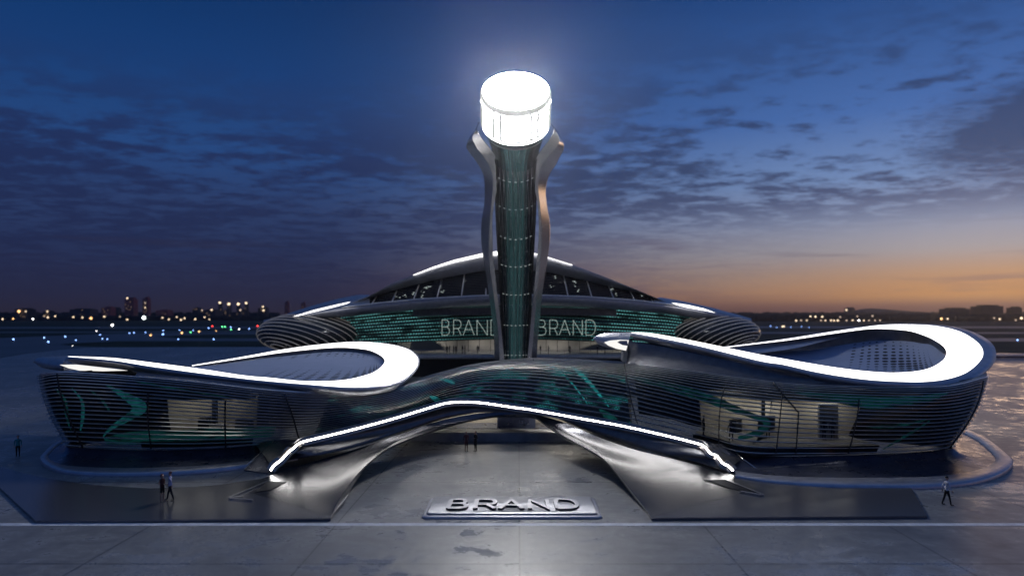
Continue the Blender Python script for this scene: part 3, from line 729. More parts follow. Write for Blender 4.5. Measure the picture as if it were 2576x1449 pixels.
def leg(E, A, lab):
    n = 80; e = curve3([P(*t) for t in E], n); a = curve3([P(*t) for t in A], n)
    rows = []
    for k in range(13):
        f = k / 12; rows.append([p.lerp(q, f) + Vector((0, 0, .10 * min(1, i / 30) - .35 * math.sin(math.pi * f) * min(1, i / 25))) for i, (p, q) in enumerate(zip(e, a))])
    # keep everything above the slab
    for r in rows:
        for i, p in enumerate(r): r[i] = Vector((p.x, p.y, max(p.z, .166)))
    und = [p + Vector((0, .25, -.16)) for p in rows[0]]
    und2 = [p + Vector((0, 3.0, -.10)) for p in rows[0]]
    l = grid('arch_leg', rows, M['apron'], PAV); l['label'] = lab
    grid('leg_edge', [und2, und, [p + Vector((0, .004, -.002)) for p in rows[0]]], M['metal_dark'], l, smooth=False)
    return l
leg(EL, AL, 'left sweeping metal leg of the arch'); leg(ER, AR, 'right sweeping metal leg of the arch')
def slab(pts, lab):
    mb = MB(); mb.prism([G(x, y, .16) for x, y in pts], (0, 0, -1), .155); s = mb.build('apron_slab', M['slab'], PAV); s['label'] = lab
sl_l = [(-60, 1186), (0, 1226), (90, 1309), (831, 1303), (846, 1270), (868, 1237), (790, 1222), (690, 1200), (640, 1206), (615, 1209)] + [(560, 1218), (489, 1224), (376, 1228), (226, 1218.6), (135, 1205), (60, 1190), (0, 1172)]
slab(sl_l, 'left metal slab spreading onto the plaza')
sl_r = [(1639, 1302), (2333, 1297), (2293, 1227), (2100, 1228), (1960, 1216), (1870, 1203), (1840, 1200), (1740, 1222), (1610, 1262), (1616, 1270)]
slab(sl_r, 'right metal slab spreading onto the plaza')
def vent(dark, bright, lab):
    mb = MB(); mb.prism([G(x, y, .178) for x, y in dark], (0, 0, 1), .02); v = mb.build('floor_slot', M['black'], PAV); v['label'] = lab
    for b in bright:
        m2 = MB(); m2.prism([G(x, y, .20) for x, y in b], (0, 0, 1), .05); m2.build('slot_trim', M['metal'], v)
vent([(641, 1238), (672, 1212), (721, 1211.5), (684, 1231)], [[(574, 1253.5), (577, 1250.5), (671, 1210), (675, 1211.5)], [(574, 1253.5), (580, 1251.5), (612, 1247), (606, 1250.5)], [(576, 1254.5), (582, 1254), (638, 1256), (634, 1258.5)]],
     'dark triangular floor slot beside the left end of the strip light')
vent([(1770, 1207), (1822, 1207), (1900, 1241), (1836, 1228)], [[(1822, 1206.5), (1826, 1205.5), (1923, 1244.5), (1919, 1246)], [(1860, 1236.5), (1866, 1235.5), (1919, 1244.6), (1914, 1246.5)]],
     'dark triangular floor slot beside the right end of the strip light')
# lobby under the arch
mb = MB(); mb.box((-.5, 64.2, .40), (19, 2.0, .80)); mb.build('plinth_wall', M['wallgrey'], PAV)
mb = MB(); mb.box((-.5, 67, .84), (19, 3.4, .06)); mb.build('lobby_step', M['navy'], PAV)
mb = MB(); mb.box((-7.5, 71.8, 2.2), (11, .3, 3.6)); mb.build('lobby_wall', M['plaster'], PAV)
mb = MB(); mb.box((6.5, 71.8, 2.2), (11, .3, 3.6)); mb.build('lobby_wall', M['plaster'], PAV)
mb = MB(); mb.box((-.2, 67.2, 1.9), (3.7, 3.0, 2.2)); mb.build('lobby_pier', M['navy'], PAV)
mb = MB(); mb.box((-.2, 65.6, 2.45), (2.9, .2, 1.1)); mb.build('pier_screen', M['glass_dark'], PAV)
for x in (-4.2, 4.4):
    mb = MB(); mb.box((x, 69.5, 3.9), (4.0, 1.4, .08)); mb.build('ceiling_lamp', M['lobby'], PAV)
M['soffit'] = emit('arch_soffit_light', (1, .97, .93), 60.0)
mb = MB(); mb.box((-.8, 63.0, 3.62), (9, .32, .06)); mb.build('soffit_lamp', M['soffit'], PAV)
mb = MB(); mb.box((0, 68, 4.1), (26, 8, .15)); mb.build('lobby_ceiling', M['wallgrey'], PAV)

# ------------------------------------------------------------------ tower
SPN = [(985, 107.6), (910, 107.4), (820, 107.2), (743, 106.5), (672, 104.9), (600, 102.5), (522, 99.3), (448, 96), (370, 92.3), (299, 88.8), (230, 85.1)]
SPN_r = [(y, Y) for y, Y in SPN][::-1]
def spY(y):
    if y <= 230: return 85.1 + (y - 230) * (3.7 / 69)
    pts = SPN_r
    for k in range(len(pts) - 1):
        if y <= pts[k + 1][0]:
            t = (y - pts[k][0]) / (pts[k + 1][0] - pts[k][0])
            p0 = pts[max(k - 1, 0)][1]; p1 = pts[k][1]; p2 = pts[k + 1][1]; p3 = pts[min(k + 2, len(pts) - 1)][1]
            return .5 * (2 * p1 + (p2 - p0) * t + (2 * p0 - 5 * p1 + 4 * p2 - p3) * t * t + (3 * p1 - p0 - 3 * p2 + p3) * t ** 3)
    return pts[-1][1]
TX = 1297.5
def spf(y):
    p = P(TX, y, spY(y)); t = (P(TX, y - 6, spY(y - 6)) - P(TX, y + 6, spY(y + 6))).normalized()
    n = Vector((0, -t.z, t.y)); return p, Vector((1, 0, 0)), n, t
def sring(y, rpx, n=64, a0=0, a1=2 * math.pi):
    p, a, b, t = spf(y); r = rpx * p.y / F
    return [p + a * (r * math.cos(a0 + (a1 - a0) * k / n)) + b * (r * math.sin(a0 + (a1 - a0) * k / n)) for k in range(n)]
TB = P(TX, 985, 107.6)
TOWER = empty('control_tower', (TB.x, TB.y, 0), 'tall leaning tower with two curved metal legs and a glowing white drum on top', 'tower')
CRAD = [(330, 74), (345, 69), (372, 60), (400, 55), (448, 52), (522, 51), (600, 47), (672, 43), (743, 39), (820, 36), (910, 33), (1000, 33)]
def crad(y): return byx(CRAD, y)[0]
def tower_skin():
    m, k = mat_new('tower_glass')
    uv = k.n('ShaderNodeTexCoord').outputs['UV']; u, v = k.sep(uv)[:2]
    st = k.noise(k.mapv(uv, (90, .6, 1)), 1.0, 3, .6, .3)
    c = k.ramp(st, [(.35, (.004, .006, .007)), (.55, (.010, .024, .026)), (.7, (.02, .05, .052))])
    b = k.n('ShaderNodeBsdfPrincipled'); k.put(b.inputs['Base Color'], c)
    b.inputs['Roughness'].default_value = .22; b.inputs['Specular IOR Level'].default_value = .5
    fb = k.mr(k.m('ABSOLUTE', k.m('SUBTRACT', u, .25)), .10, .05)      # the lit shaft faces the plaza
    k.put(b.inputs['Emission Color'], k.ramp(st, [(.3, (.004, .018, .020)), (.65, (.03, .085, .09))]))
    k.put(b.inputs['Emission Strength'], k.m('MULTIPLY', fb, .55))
    return finish(m, k, b.outputs[0])
M['tower'] = tower_skin()
ys = [985 - (985 - 330) * k / 60 for k in range(61)]
shaft = grid('shaft', [sring(y, crad(y), 72) for y in ys], M['tower'], TOWER, True, uvs=lambda i, j: (i / 72, j / 10))
mb = MB()
for k in range(26):                                                   # diagonal rods on the shaft
    a0 = R(10 + 160 * (k // 2) / 12.0); da = R(9) * (1 if k % 2 else -1)
    for s0, s1 in ((400, 520), (520, 640), (640, 760), (760, 880), (880, 960)):
        pts = []
        for q in range(7):
            y = s0 + (s1 - s0) * q / 6; p, a, b, t = spf(y); r = crad(y) * p.y / F + .03; ang = a0 + da * (1 - q / 6 if (s0 // 120) % 2 else q / 6)
            pts.append(p + a * r * math.cos(ang) + b * r * math.sin(ang))
        mb.tube(pts, .028, 4)
mb.build('diagrid', M['metal_dark'], shaft, True)
for a_ in (R(24), R(33), R(147), R(156)):
    mb = MB(); pts = []
    for q in range(40):
        y = 385 + (970 - 385) * q / 39; p, a, b, t = spf(y); r = crad(y) * p.y / F + .12
        pts.append(p + a * r * math.cos(a_) + b * r * math.sin(a_))
    mb.tube(pts, .16, 6); mb.build('shaft_rail', M['black'], shaft, True)
for yc in (427, 500, 578, 654, 732, 815, 891):
    for d in range(-4, 5):
        mb = MB()
        am = R(90 + d * 16)
        pts = []
        for q in range(4):
            an = am + R(3.0) * (q / 3 * 2 - 1); p, a, b, t = spf(yc); r = crad(yc) * p.y / F + .10
            pts.append((p + a * r * math.cos(an) + b * r * math.sin(an), (a * math.cos(an) + b * math.sin(an)), t))
        mb.sweep(pts, [(0, -.028), (.05, -.028), (.05, .028), (0, .028)])
        mb.build('ring_lamp', M['ledring'], shaft)
# collar + drum
cb, ax, nb, tb = spf(299)
grid('collar', [sring(y, r) for y, r in ((334, 73), (326, 78), (316, 81), (312, 81), (306, 79))], M['metal_dark'], TOWER, True)
def tring(y, r, rad=.05, name='collar_ring', mat='ledring', par=None):
    pts = sring(y, r, 72); mb = MB(); p, a, b, t = spf(y)
    fr = [(q, (q - p).normalized(), t) for q in pts]; fr.append(fr[0])
    mb.sweep(fr, [(rad * math.cos(k * math.pi / 3), rad * math.sin(k * math.pi / 3)) for k in range(6)], True, 0, False)
    return mb.build(name, M[mat], par or TOWER, True)
M['whitemetal'] = pbr('white_metal', (.8, .8, .8), .35, .2)
M['collar_light'] = emit('collar_light', (1, .98, .95), 30.0)
tring(313, 82, .08, 'collar_ring', 'collar_light')
drum = empty('drum', (0, 0, 0), None, None); drum.parent = TOWER
DR = 87.5
lw = grid('lantern_wall', [sring(y, r) for y, r in ((304, 82), (300, 85.5), (294, 86.5), (268, 87), (252, DR), (243, DR))], M['lantern_wall'], TOWER, True)
bpy.data.objects.remove(drum)
top = sring(229, 84.5); pt_, _, _, tt = spf(229)
bmt = MB(); bmt.face(top); bmt.build('lantern_roof', M['lantern'], TOWER)
M['rimglow'] = emit('drum_rim_light', (1, 1, 1), .50)  # rim is no lamp; its lamplit grey is put in as emission
grid('drum_rim', [sring(243, DR + .1), sring(242, DR + 1.4), sring(233, DR + 1.8), sring(230, DR + .6), sring(228.5, 83.5)], M['rimglow'], TOWER, True)
mb = MB()
for a_ in (20, 52, 80 - 15, 115, 128, 160):
    an = R(a_); pts = []
    for y, rp in ((300, 85.5), (294, 86.5), (268, 87), (252, DR), (243, DR)):
        p, a, b, t = spf(y); r = rp * p.y / F + .10; pts.append(p + a * r * math.cos(an) + b * r * math.sin(an))
    mb.tube(pts, .19, 4)
M['soot'] = pbr('matt_black_frame', (.0015, .0015, .0015), .9, spec=0.0)
M['frame'] = emit('lit_frame', (1, 1, 1), .42)  # grey glow stands in for lantern light on the drum bars
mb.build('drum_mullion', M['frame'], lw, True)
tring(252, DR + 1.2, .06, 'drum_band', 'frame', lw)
# the two metal legs (outer edge, crease, inner edge) by image height
LL = [(308, 1203, 1204, 1207), (327, 1195, 1198, 1200), (345, 1182, 1188, 1210), (360, 1175, 1192, 1222), (374, 1174, 1200, 1234), (396, 1190, 1218, 1250), (415, 1203, 1230, 1256), (433, 1213, 1237, 1258.5), (452, 1218, 1240, 1257),
      (480, 1219, 1239, 1250), (515, 1218, 1236, 1243), (550, 1212, 1233, 1239), (579, 1210, 1231, 1239), (613, 1211, 1230, 1239.5), (646, 1215, 1230, 1241), (700, 1224, 1236, 1247),
      (743, 1230, 1242, 1252), (804, 1238, 1250, 1259), (844, 1242, 1254, 1263), (884, 1243.5, 1256, 1267), (913, 1244, 1257, 1269.5), (985, 1245, 1259, 1272)]
RL = [(311, 1386, 1385, 1383), (327, 1400, 1396, 1393), (345, 1411, 1406, 1386), (362, 1418, 1405, 1374), (378, 1417.5, 1394, 1361), (396, 1408, 1379, 1349), (416, 1398, 1364, 1341), (433, 1386, 1357, 1338), (455, 1377, 1354, 1339),
      (482, 1373, 1354, 1345.5), (515, 1376, 1358, 1352), (558, 1383, 1361, 1355), (597, 1383.6, 1362, 1355), (632, 1380, 1361, 1352.5), (685, 1372.5, 1356, 1347), (748, 1363, 1350, 1341), (804, 1358, 1345, 1335.5),
      (844, 1354, 1342, 1332), (884, 1351, 1338, 1328), (913, 1349.5, 1337, 1326), (985, 1348, 1336, 1324)]
def tleg(L, lab):
    Ls = cr(L, 110); A, Bc, Ci, D, E = [], [], [], [], []
    for y, xo, xc, xi in Ls:
        s = spY(y); k = min(1.0, max(0.15, (y - 300) / 90.0))
        A.append(P(xo, y, s + .9 * k)); Bc.append(P(xc, y, s - 1.9 * k)); Ci.append(P(xi, y, s - 1.5 * k - .4))
        D.append(P(xi, y, s + 1.2 * k)); E.append(P(.5 * (xo + xi), y, s + 1.8 * k))
    rows = []
    for q in range(len(A)):
        a, b, c, d, e = A[q], Bc[q], Ci[q], D[q], E[q]
        rows.append([a, a.lerp(b, .04), a.lerp(b, .5) + (b - a).cross(Vector((0, 0, 1))).normalized() * 0, b.lerp(a, .03), b, b.lerp(c, .06), b.lerp(c, .94), c, c.lerp(d, .5), d, e])
    l = grid('tower_leg', rows, M['metal'], TOWER, True); l['label'] = lab
    md = l.modifiers.new('normals', 'WEIGHTED_NORMAL'); md.keep_sharp = True
    return l
tleg(LL, 'left curved metal leg of the tower'); tleg(RL, 'right curved metal leg of the tower')

# ------------------------------------------------------------------ terminal behind
TERM = empty('terminal_building', (0, 140, 0), 'large dark terminal with a lens shaped swooping roof behind the tower', 'building')
def YT(x, c=130.0, e=140.0): t = (x - 1280) / 620.0; return c + (e - c) * t * t
lip = [(858, 775.6), (867, 774), (944, 764.5), (1036.7, 755), (1142.5, 748), (1230, 744), (1297, 743), (1364.6, 744), (1466, 747), (1599, 756.6), (1694, 767.7), (1705, 769)]
bandT = [(661, 811), (732, 799), (798.5, 784)] + lip + [(1760, 777), (1830, 791), (1892, 806)]
bandB = [(661, 813), (745.6, 804), (864.7, 797.6), (957, 787), (1036.7, 780), (1142.5, 772.5), (1232, 768.5), (1297, 767.5), (1360.6, 768.5), (1466, 772.5), (1572, 780), (1678, 789.7), (1810, 809.5), (1880, 816), (1892, 809)]
arcO = [(858, 772), (867, 769.5), (931, 743), (983.7, 714), (1036.7, 693), (1089.6, 672), (1142.5, 654.7), (1214, 638), (1244, 633.5), (1297, 631), (1347, 638), (1379, 647.6), (1440, 666.6), (1519, 695.7), (1599, 727.5), (1662, 754), (1700, 768.5)]
arcI = [(858, 775), (878, 770.5), (957, 740.7), (1036.7, 718), (1116, 699.7), (1216.6, 681), (1297, 677), (1371, 684), (1440, 698), (1519, 717), (1599, 735.4), (1678, 763), (1700, 769)]
def line(lst, x0, x1, n, Yf, dy=0.0): return [P(x, byx(lst, x)[0] + dy, Yf(x)) for x in [x0 + (x1 - x0) * k / (n - 1) for k in range(n)]]
N = 120
bt = line(bandT, 661, 1892, N, lambda x: YT(x, 126, 138)); bb = line(bandB, 661, 1892, N, lambda x: YT(x, 128, 138.5))
bbk = line(bandB, 661, 1892, N, lambda x: YT(x, 134, 140), -1.0); btk = [p + Vector((0, 1.2, .12)) for p in bt]
grid('eave_band', [bbk, bb, [a.lerp(b, .5) + Vector((0, -.35, 0)) for a, b in zip(bt, bb)], bt, btk], M['metal_satin'], TERM)
mb = MB(); mb.tube([p + Vector((0, -.05, .08)) for p in line(bandT, 860, 1700, 80, lambda x: YT(x, 126, 138))], .14, 6); mb.build('eave_trim', M['whitemetal'], TERM, True)
ao = line(arcO, 858, 1700, N, lambda x: YT(x, 131, 136)); ai = line(arcI, 858, 1700, N, lambda x: YT(x, 134, 137))
abk = [p + Vector((0, 26, -3.0)) for p in ao]
roof = grid('roof', [ai, [a.lerp(b, .5) + Vector((0, -.4, 0)) for a, b in zip(ai, ao)], ao, [p + Vector((0, 8, .4)) for p in ao], abk], M['metal_satin'], TERM)
def lit(x0, x1, t0, t1, n=40):
    a, b = [], []
    for k in range(n):
        x = x0 + (x1 - x0) * k / (n - 1); th = t0 + (t1 - t0) * k / (n - 1); y = byx(arcO, x)[0]; Y = YT(x, 131, 136) - .45
        a.append(P(x, y - .3, Y)); b.append(P(x, y - .3 + th, Y + .02))
    return grid('edge_light', [b, a, [p + Vector((0, .4, .05)) for p in a]], M['ring'], roof)
lit(1040, 1297, 1.5, 11); lit(1297, 1440, 3.0, 1.0)
# roof wings
wl_up = [(661, 808), (692.7, 799), (782.6, 770), (851.4, 751), (904, 741), (935, 742)]
wl = line(wl_up, 663, 930, 40, lambda x: YT(x, 138, 140)); wl0 = line(bandT, 663, 930, 40, lambda x: YT(x, 126.2, 138.1), -.3)
grid('roof_wing', [wl0, [a.lerp(b, .5) + Vector((0, 0, .3)) for a, b in zip(wl0, wl)], wl, [p + Vector((0, 20, -2)) for p in wl]], M['metal_satin'], TERM)
wr_up = [(1640, 752), (1662, 748), (1720, 758), (1800, 776), (1860, 795), (1892, 806)]
wr = line(wr_up, 1645, 1890, 40, lambda x: YT(x, 138, 140)); wr0 = line(bandT, 1645, 1890, 40, lambda x: YT(x, 126.2, 138.1), -.3)
grid('roof_wing', [wr0, [a.lerp(b, .5) + Vector((0, 0, .3)) for a, b in zip(wr0, wr)], wr, [p + Vector((0, 20, -2)) for p in wr]], M['metal_satin'], TERM)
def tlens(pts, Yv):
    mb = MB(); mb.prism([P(x, y, YT(x, 126, 137) - Yv) for x, y in pts], (0, 1, 0), .15); mb.build('wing_light', M['ring'], TERM)
tlens([(737, 796), (790, 780), (840, 768), (882, 758.7), (872, 764), (830, 775), (780, 787), (748, 795)], 1.0)
tlens([(1690, 761.5), (1730, 767), (1770, 776), (1800, 787), (1770, 781), (1730, 774), (1705, 768)], 1.0)
# upper glazing with louvres and mullions
gi = line(arcI, 862, 1696, N, lambda x: YT(x, 136, 138)); gl = line(lip, 862, 1696, N, lambda x: YT(x, 132, 137.5))
M['night_glass'] = pbr('night_glass', (.012, .013, .020), .15, 0, .2)
ug = grid('upper_glazing', [[a.lerp(b, j / 8) for a, b in zip(gl, gi)] for j in range(9)], M['night_glass'], TERM)
mb = MB()
for k in range(1, 17):
    y0 = 745 - k * 4.0
    pts = []
    for q in range(90):
        x = 870 + (1690 - 870) * q / 89; yl = byx(lip, x)[0]; yi = byx(arcI, x)[0]; y = yl - k * 4.0
        if y > yi + .5: pts.append(P(x, y, YT(x, 132, 137.5) + (YT(x, 136, 138) - YT(x, 132, 137.5)) * (yl - y) / max(yl - yi, 1) - .1))
    if len(pts) > 2: mb.sweep([(p, Vector((0, -1, 0)), Vector((0, 0, 1))) for p in pts], [(0, -.05), (.22, -.04), (.22, .04), (0, .05)])
mb.build('louvre_screen', M['metal_dark'], ug)
for (xa, ya, xb, yb) in [(935, 764.5, 947, 747), (986, 759, 998, 731.5), (1040.6, 752.6, 1054, 717), (1099.6, 747, 1111, 704), (1161, 743, 1168.5, 689), (1222, 741, 1223, 706),
                         (1428.6, 743, 1417.5, 690.5), (1489, 747, 1475, 702), (1544.5, 752, 1529.4, 715.6), (1597, 756, 1583.6, 730), (1643.7, 761, 1636.6, 748.6)]:
    mb = MB(); mb.tube([P(xa, ya, YT(xa, 131.6, 137)), P(xb, yb, YT(xb, 135.6, 137.6))], .12, 6); mb.build('mullion', M['whitemetal'], ug, True)
rg = random.Random(3)
for cx_, cy_, w in [(1447, 709, 18), (1450, 720, 14), (1452, 731, 12), (1540, 706, 22), (1536, 718, 16), (1537, 729, 14), (1545, 740, 12), (1620, 724, 24), (1612, 736, 14), (1610, 744, 14), (1690 - 35, 741, 12), (1075, 723, 22), (1062, 735, 16), (1060, 745, 12),
                    (1110, 722, 16), (1115, 733, 12), (1167, 708, 16), (1040, 738, 14), (1000, 748, 12), (1020, 744, 10), (1395, 697, 10), (1390, 720, 10)]:
    if 1223 < cx_ < 1371: continue
    for q in range(3):
        x = cx_ + rg.uniform(-6, 6); y = cy_ + q * 2.2 - 2; ww = w * rg.uniform(.3, .8) * (.7 if q else 1)
        yl = byx(lip, x)[0]; yi = byx(arcI, x)[0]
        if not (yi + 2 < y < yl - 2): continue
        Y = YT(x, 132, 137.5) + (YT(x, 136, 138) - YT(x, 132, 137.5)) * (yl - y) / (yl - yi) - .14
        mb = MB(); mb.prism([P(x - ww / 2, y + .8, Y), P(x, y - .6, Y), P(x + ww / 2, y + .1, Y), P(x, y + .5, Y)], (0, 1, 0), .05)
        mb.build('interior_light', M['led'], ug)  # reflected glints on the louvres, put in as glowing slivers
# LED facade
fx0, fx1 = 845, 1735
M['led_term'] = led_facade('led_terminal', (.20, .66, .66), .62, 10, 130, .45, nscale=3.0, stretch=(5, 1.2, 1), base=(.004, .010, .012), width=.13, centre=True)
rows = []
for j in range(7):
    t = j / 6
    rows.append([P(x, (868 - 16 * (1 - abs(x - 1290) / 460) if True else 0) * (1 - t) + (byx(bandB, x)[0] - 2) * t, YT(x, 137.5 - 3.2 * math.sin(math.pi * (.25 + .55 * t)), 139)) for x in [fx0 + (fx1 - fx0) * k / 99 for k in range(100)]])
fac = grid('led_facade', rows, M['led_term'], TERM)
mb = MB(); mb.sweep([(P(x, 782 + (abs(x - 1297) / 260) ** 2 * 5, YT(x, 133.6, 139)), Vector((0, -1, 0)), Vector((0, 0, 1))) for x in range(1040, 1560, 10)], [(0, -.75), (.5, -.7), (.5, .7), (0, .75)])
mb.build('dark_fascia', M['metal_dark'], TERM)
STROKES = {'B': [[(0, 0), (0, 1)], [(0, 1), (.6, 1), (.82, .93), (.9, .77), (.82, .61), (.6, .54), (0, .54)], [(.6, .54), (.88, .47), (1, .28), (.9, .08), (.62, 0), (0, 0)]],
           'R': [[(0, 0), (0, 1)], [(0, 1), (.65, 1), (.9, .92), (1, .72), (.9, .52), (.65, .44), (0, .44)], [(.6, .44), (1, 0)]],
           'A': [[(0, 0), (.5, 1), (1, 0)], [(.19, .36), (.81, .36)]],
           'N': [[(0, 0), (0, 1), (1, 0), (1, 1)]],
           'D': [[(0, 0), (0, 1), (.55, 1), (.82, .9), (.97, .68), (1, .5), (.97, .32), (.82, .1), (.55, 0), (0, 0)]]}
def led_text(cells):
    for ch, x0, x1 in cells:
        mb = MB(); Y = 132.6
        for st in STROKES[ch]:
            for (ax_, ay_), (bx_, by_) in zip(st, st[1:]):
                A_ = Vector((x0 + (x1 - x0) * ax_, 843 - 38 * ay_)); B_ = Vector((x0 + (x1 - x0) * bx_, 843 - 38 * by_)); L = (B_ - A_).length; n = max(1, int(round(L / 4.0)))
                for q in range(n):
                    a_ = A_.lerp(B_, (q + .12) / n); b_ = A_.lerp(B_, (q + .88) / n); mb.tube([P(a_.x, a_.y, Y), P(b_.x, b_.y, Y)], .055, 4)
        mb.build('led_letter', M['led_text'], fac)
led_text([('B', 1112, 1131), ('R', 1141, 1160), ('A', 1165, 1193), ('N', 1200, 1226), ('D', 1235, 1258)])
led_text([('B', 1351, 1374), ('R', 1383, 1403), ('A', 1407, 1434), ('N', 1442, 1465), ('D', 1474, 1498)])
# concourse below the facade
x0, x1 = 1000, 1600
cw = [[P(x, y, YT(x, 139, 141)) for x in range(x0, x1 + 1, 20)] for y in (884, 848)]
M['concourse'] = pbr('concourse_wall', (.42, .40, .37), .5, vary=.2, vscale=.25)
cwo = grid('concourse_wall', cw, M['concourse'], TERM)
mb = MB()
for x in range(1010, 1600, 28): mb.tube([P(x, 884, 138.6), P(x, 850, 138.6)], .05, 4)
mb.build('glazing_bars', M['steel_dark'], cwo)
dk = [[P(x, 886, 139.5) * 1 for x in range(x0 - 60, x1 + 61, 20)]]
deck_rows = [[Vector(((x - CX) * Y / F, Y, z)) for x in range(x0 - 60, x1 + 61, 20)] for Y, z in ((142, 4.35), (128, 4.35), (127.4, 4.2), (127.4, 3.7), (129, 3.5))]
grid('concourse_deck', deck_rows, M['wallgrey'], TERM)
mb = MB(); mb.box((0, 150, 1.8), (96, 40, 3.6)); mb.build('podium', M['black'], TERM)
mb = MB(); mb.box((0, 156, 8), (84, 30, 9)); mb.build('hall_block', M['black'], TERM)
for xx in (-18, -6, 6, 18):
    mb = MB(); mb.box((xx, 137.0, 7.05), (9, .5, .1)); mb.build('ceiling_lamp', M['lobby'], cwo)
mb = MB(); pts = [Vector(((x - CX) * 128.2 / F, 128.2, 5.25)) for x in range(1000, 1600, 60)]
mb.tube(pts, .03, 4)
for p in pts: mb.tube([p, p - Vector((0, 0, .9))], .03, 4)
mb.build('guard_rail', M['metal'], TERM)
M['grey_glass'] = pbr('grey_glass', (.10, .11, .115), .15, .3)
for pts in ([(1035, 858), (1085, 856), (1115, 872), (1118, 880), (1060, 884), (1030, 880)], [(1460, 880), (1480, 872), (1530, 858), (1590, 856), (1590, 880)]):
    mb = MB(); mb.prism([P(x, y, 133.5) for x, y in pts], (0, 1, 0), 3.0); mb.build('escalator_hood', M['grey_glass'], TERM)
# ribbed end pods
M['rib'] = pbr('rib_metal', (.78, .75, .72), .4, .15)
M['pod_glass'] = pbr('pod_glass', (.018, .026, .034), .2, .2)
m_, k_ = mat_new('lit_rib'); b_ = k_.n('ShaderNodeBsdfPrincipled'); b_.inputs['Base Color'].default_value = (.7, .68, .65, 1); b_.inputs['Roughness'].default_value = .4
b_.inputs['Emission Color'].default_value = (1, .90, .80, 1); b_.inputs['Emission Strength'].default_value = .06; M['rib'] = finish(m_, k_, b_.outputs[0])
def ribpod(cx_, cy_, Y, rx, ry, rz, pole, lab):
    c = P(cx_, cy_, Y); pole = Vector(pole).normalized()
    a = pole.cross(Vector((0, 0, 1))).normalized(); b = a.cross(pole)
    def ell(d): return c + Vector((d.x * rx, d.y * ry, d.z * rz))
    rows = []
    for j in range(1, 24):
        th = math.pi * j / 24
        rows.append([ell(pole * math.cos(th) + (a * math.cos(2 * math.pi * k / 64) + b * math.sin(2 * math.pi * k / 64)) * math.sin(th)) for k in range(64)])
    pod = grid('end_pod', rows, M['pod_glass'], TERM, True); pod['label'] = lab
    mb = MB()
    for j in range(1, 17):
        th = math.pi * j / 18; pts = []
        for k in range(65):
            d = pole * math.cos(th) + (a * math.cos(2 * math.pi * k / 64) + b * math.sin(2 * math.pi * k / 64)) * math.sin(th)
            n = Vector((d.x / rx, d.y / ry, d.z / rz)).normalized(); pts.append((ell(d), n, (pole - n * pole.dot(n)).normalized()))
        mb.sweep(pts, [(0, -.045), (.16, -.04), (.16, .04), (0, .045)], True, 0, False)
    mb.build('rib_screen', M['rib'], pod)
ribpod(782, 838, 139, 10.6, 9, 4.2, (-.45, -.65, -.62), 'ribbed glass pod at the left end of the terminal')
ribpod(1796, 836, 139, 9.0, 9, 3.6, (.55, -.60, -.58), 'ribbed glass pod at the right end of the terminal')

# ------------------------------------------------------------------ sign on the plaza
sg = G(1288, 1304); SIGN = empty('plaza_sign', (sg.x, 41.3, 0), 'brushed metal nameplate lying on the plaza with raised letters reading BRAND', 'sign')
def rrect(x0, x1, y0, y1, r, n=6):
    pts = []
    for cx_, cy_, a0 in ((x1 - r, y1 - r, 0), (x0 + r, y1 - r, 90), (x0 + r, y0 + r, 180), (x1 - r, y0 + r, 270)):
        for k in range(n + 1):
            a = R(a0 + 90 * k / n); pts.append((cx_ + r * math.cos(a), cy_ + r * math.sin(a)))
    return pts
sx0, sx1, sy0, sy1 = -5.62, 4.88, 38.95, 43.2
SLOPE = 0.0
def sz(y): return .22 + (y - sy0) * SLOPE
def plate(rects, name, mat, par):
    rows = []
    for ins, z in rects: rows.append([Vector((x, y, z + (y - sy0) * SLOPE * (z > .05))) for x, y in rrect(sx0 + ins, sx1 - ins, sy0 + ins, sy1 - ins, max(.35 - ins * .4, .1))])
    me = grid_me(name, rows, True)
    o = link(name, me, mat, par, False)
    bm = bmesh.new(); bm.from_mesh(me); bm.verts.ensure_lookup_table(); n = len(rows[0]); bm.faces.new([bm.verts[len(rows) * n - n + k] for k in range(n)])
    bmesh.ops.recalc_face_normals(bm, faces=bm.faces); bm.to_mesh(me); bm.free(); return o
def brushed():
    m, k = mat_new('sign_brushed_steel'); b = k.n('ShaderNodeBsdfPrincipled'); o = k.n('ShaderNodeTexCoord').outputs['Object']
    st = k.noise(k.mapv(o, (.25, 14, 1)), 3.0, 4, .7)
    k.put(b.inputs['Base Color'], k.ramp(st, [(.3, (.20, .21, .24)), (.7, (.40, .41, .45))])); b.inputs['Metallic'].default_value = 1
    k.put(b.inputs['Roughness'], k.mr(st, .3, .7, .26, .42)); b.inputs['Anisotropic'].default_value = .5
    return finish(m, k, b.outputs[0])
M['brushed'] = brushed()
plate([(0, 0.0), (0, .07), (.05, .13), (.14, .16), (.26, .17)], 'sign_base', M['metal_satin'], SIGN)
plate([(.26, .171), (.26, .24), (.30, .27), (.36, .28)], 'sign_plate', M['brushed'], SIGN)
M['letter_top'] = pbr('letter_top_metal', (.42, .42, .45), .38, .75)
M['letter_side'] = pbr('letter_side_black', (.012, .012, .014), .4)
def ribbon2d(pl, w, closed=False):
    L, Rr = [], []
    n = len(pl)
    for i in range(n):
        p = Vector(pl[i]); d0 = (Vector(pl[i]) - Vector(pl[i - 1])).normalized() if i else None; d1 = (Vector(pl[i + 1]) - Vector(pl[i])).normalized() if i < n - 1 else None
        d0 = d0 or d1; d1 = d1 or d0; t = (d0 + d1)
        t = t.normalized() if t.length > .2 else d1
        nn = Vector((-t.y, t.x)); c = max(nn.dot(Vector((-d1.y, d1.x))), .42)
        L.append(p + nn * (w / c)); Rr.append(p - nn * (w / c))
    return L, Rr
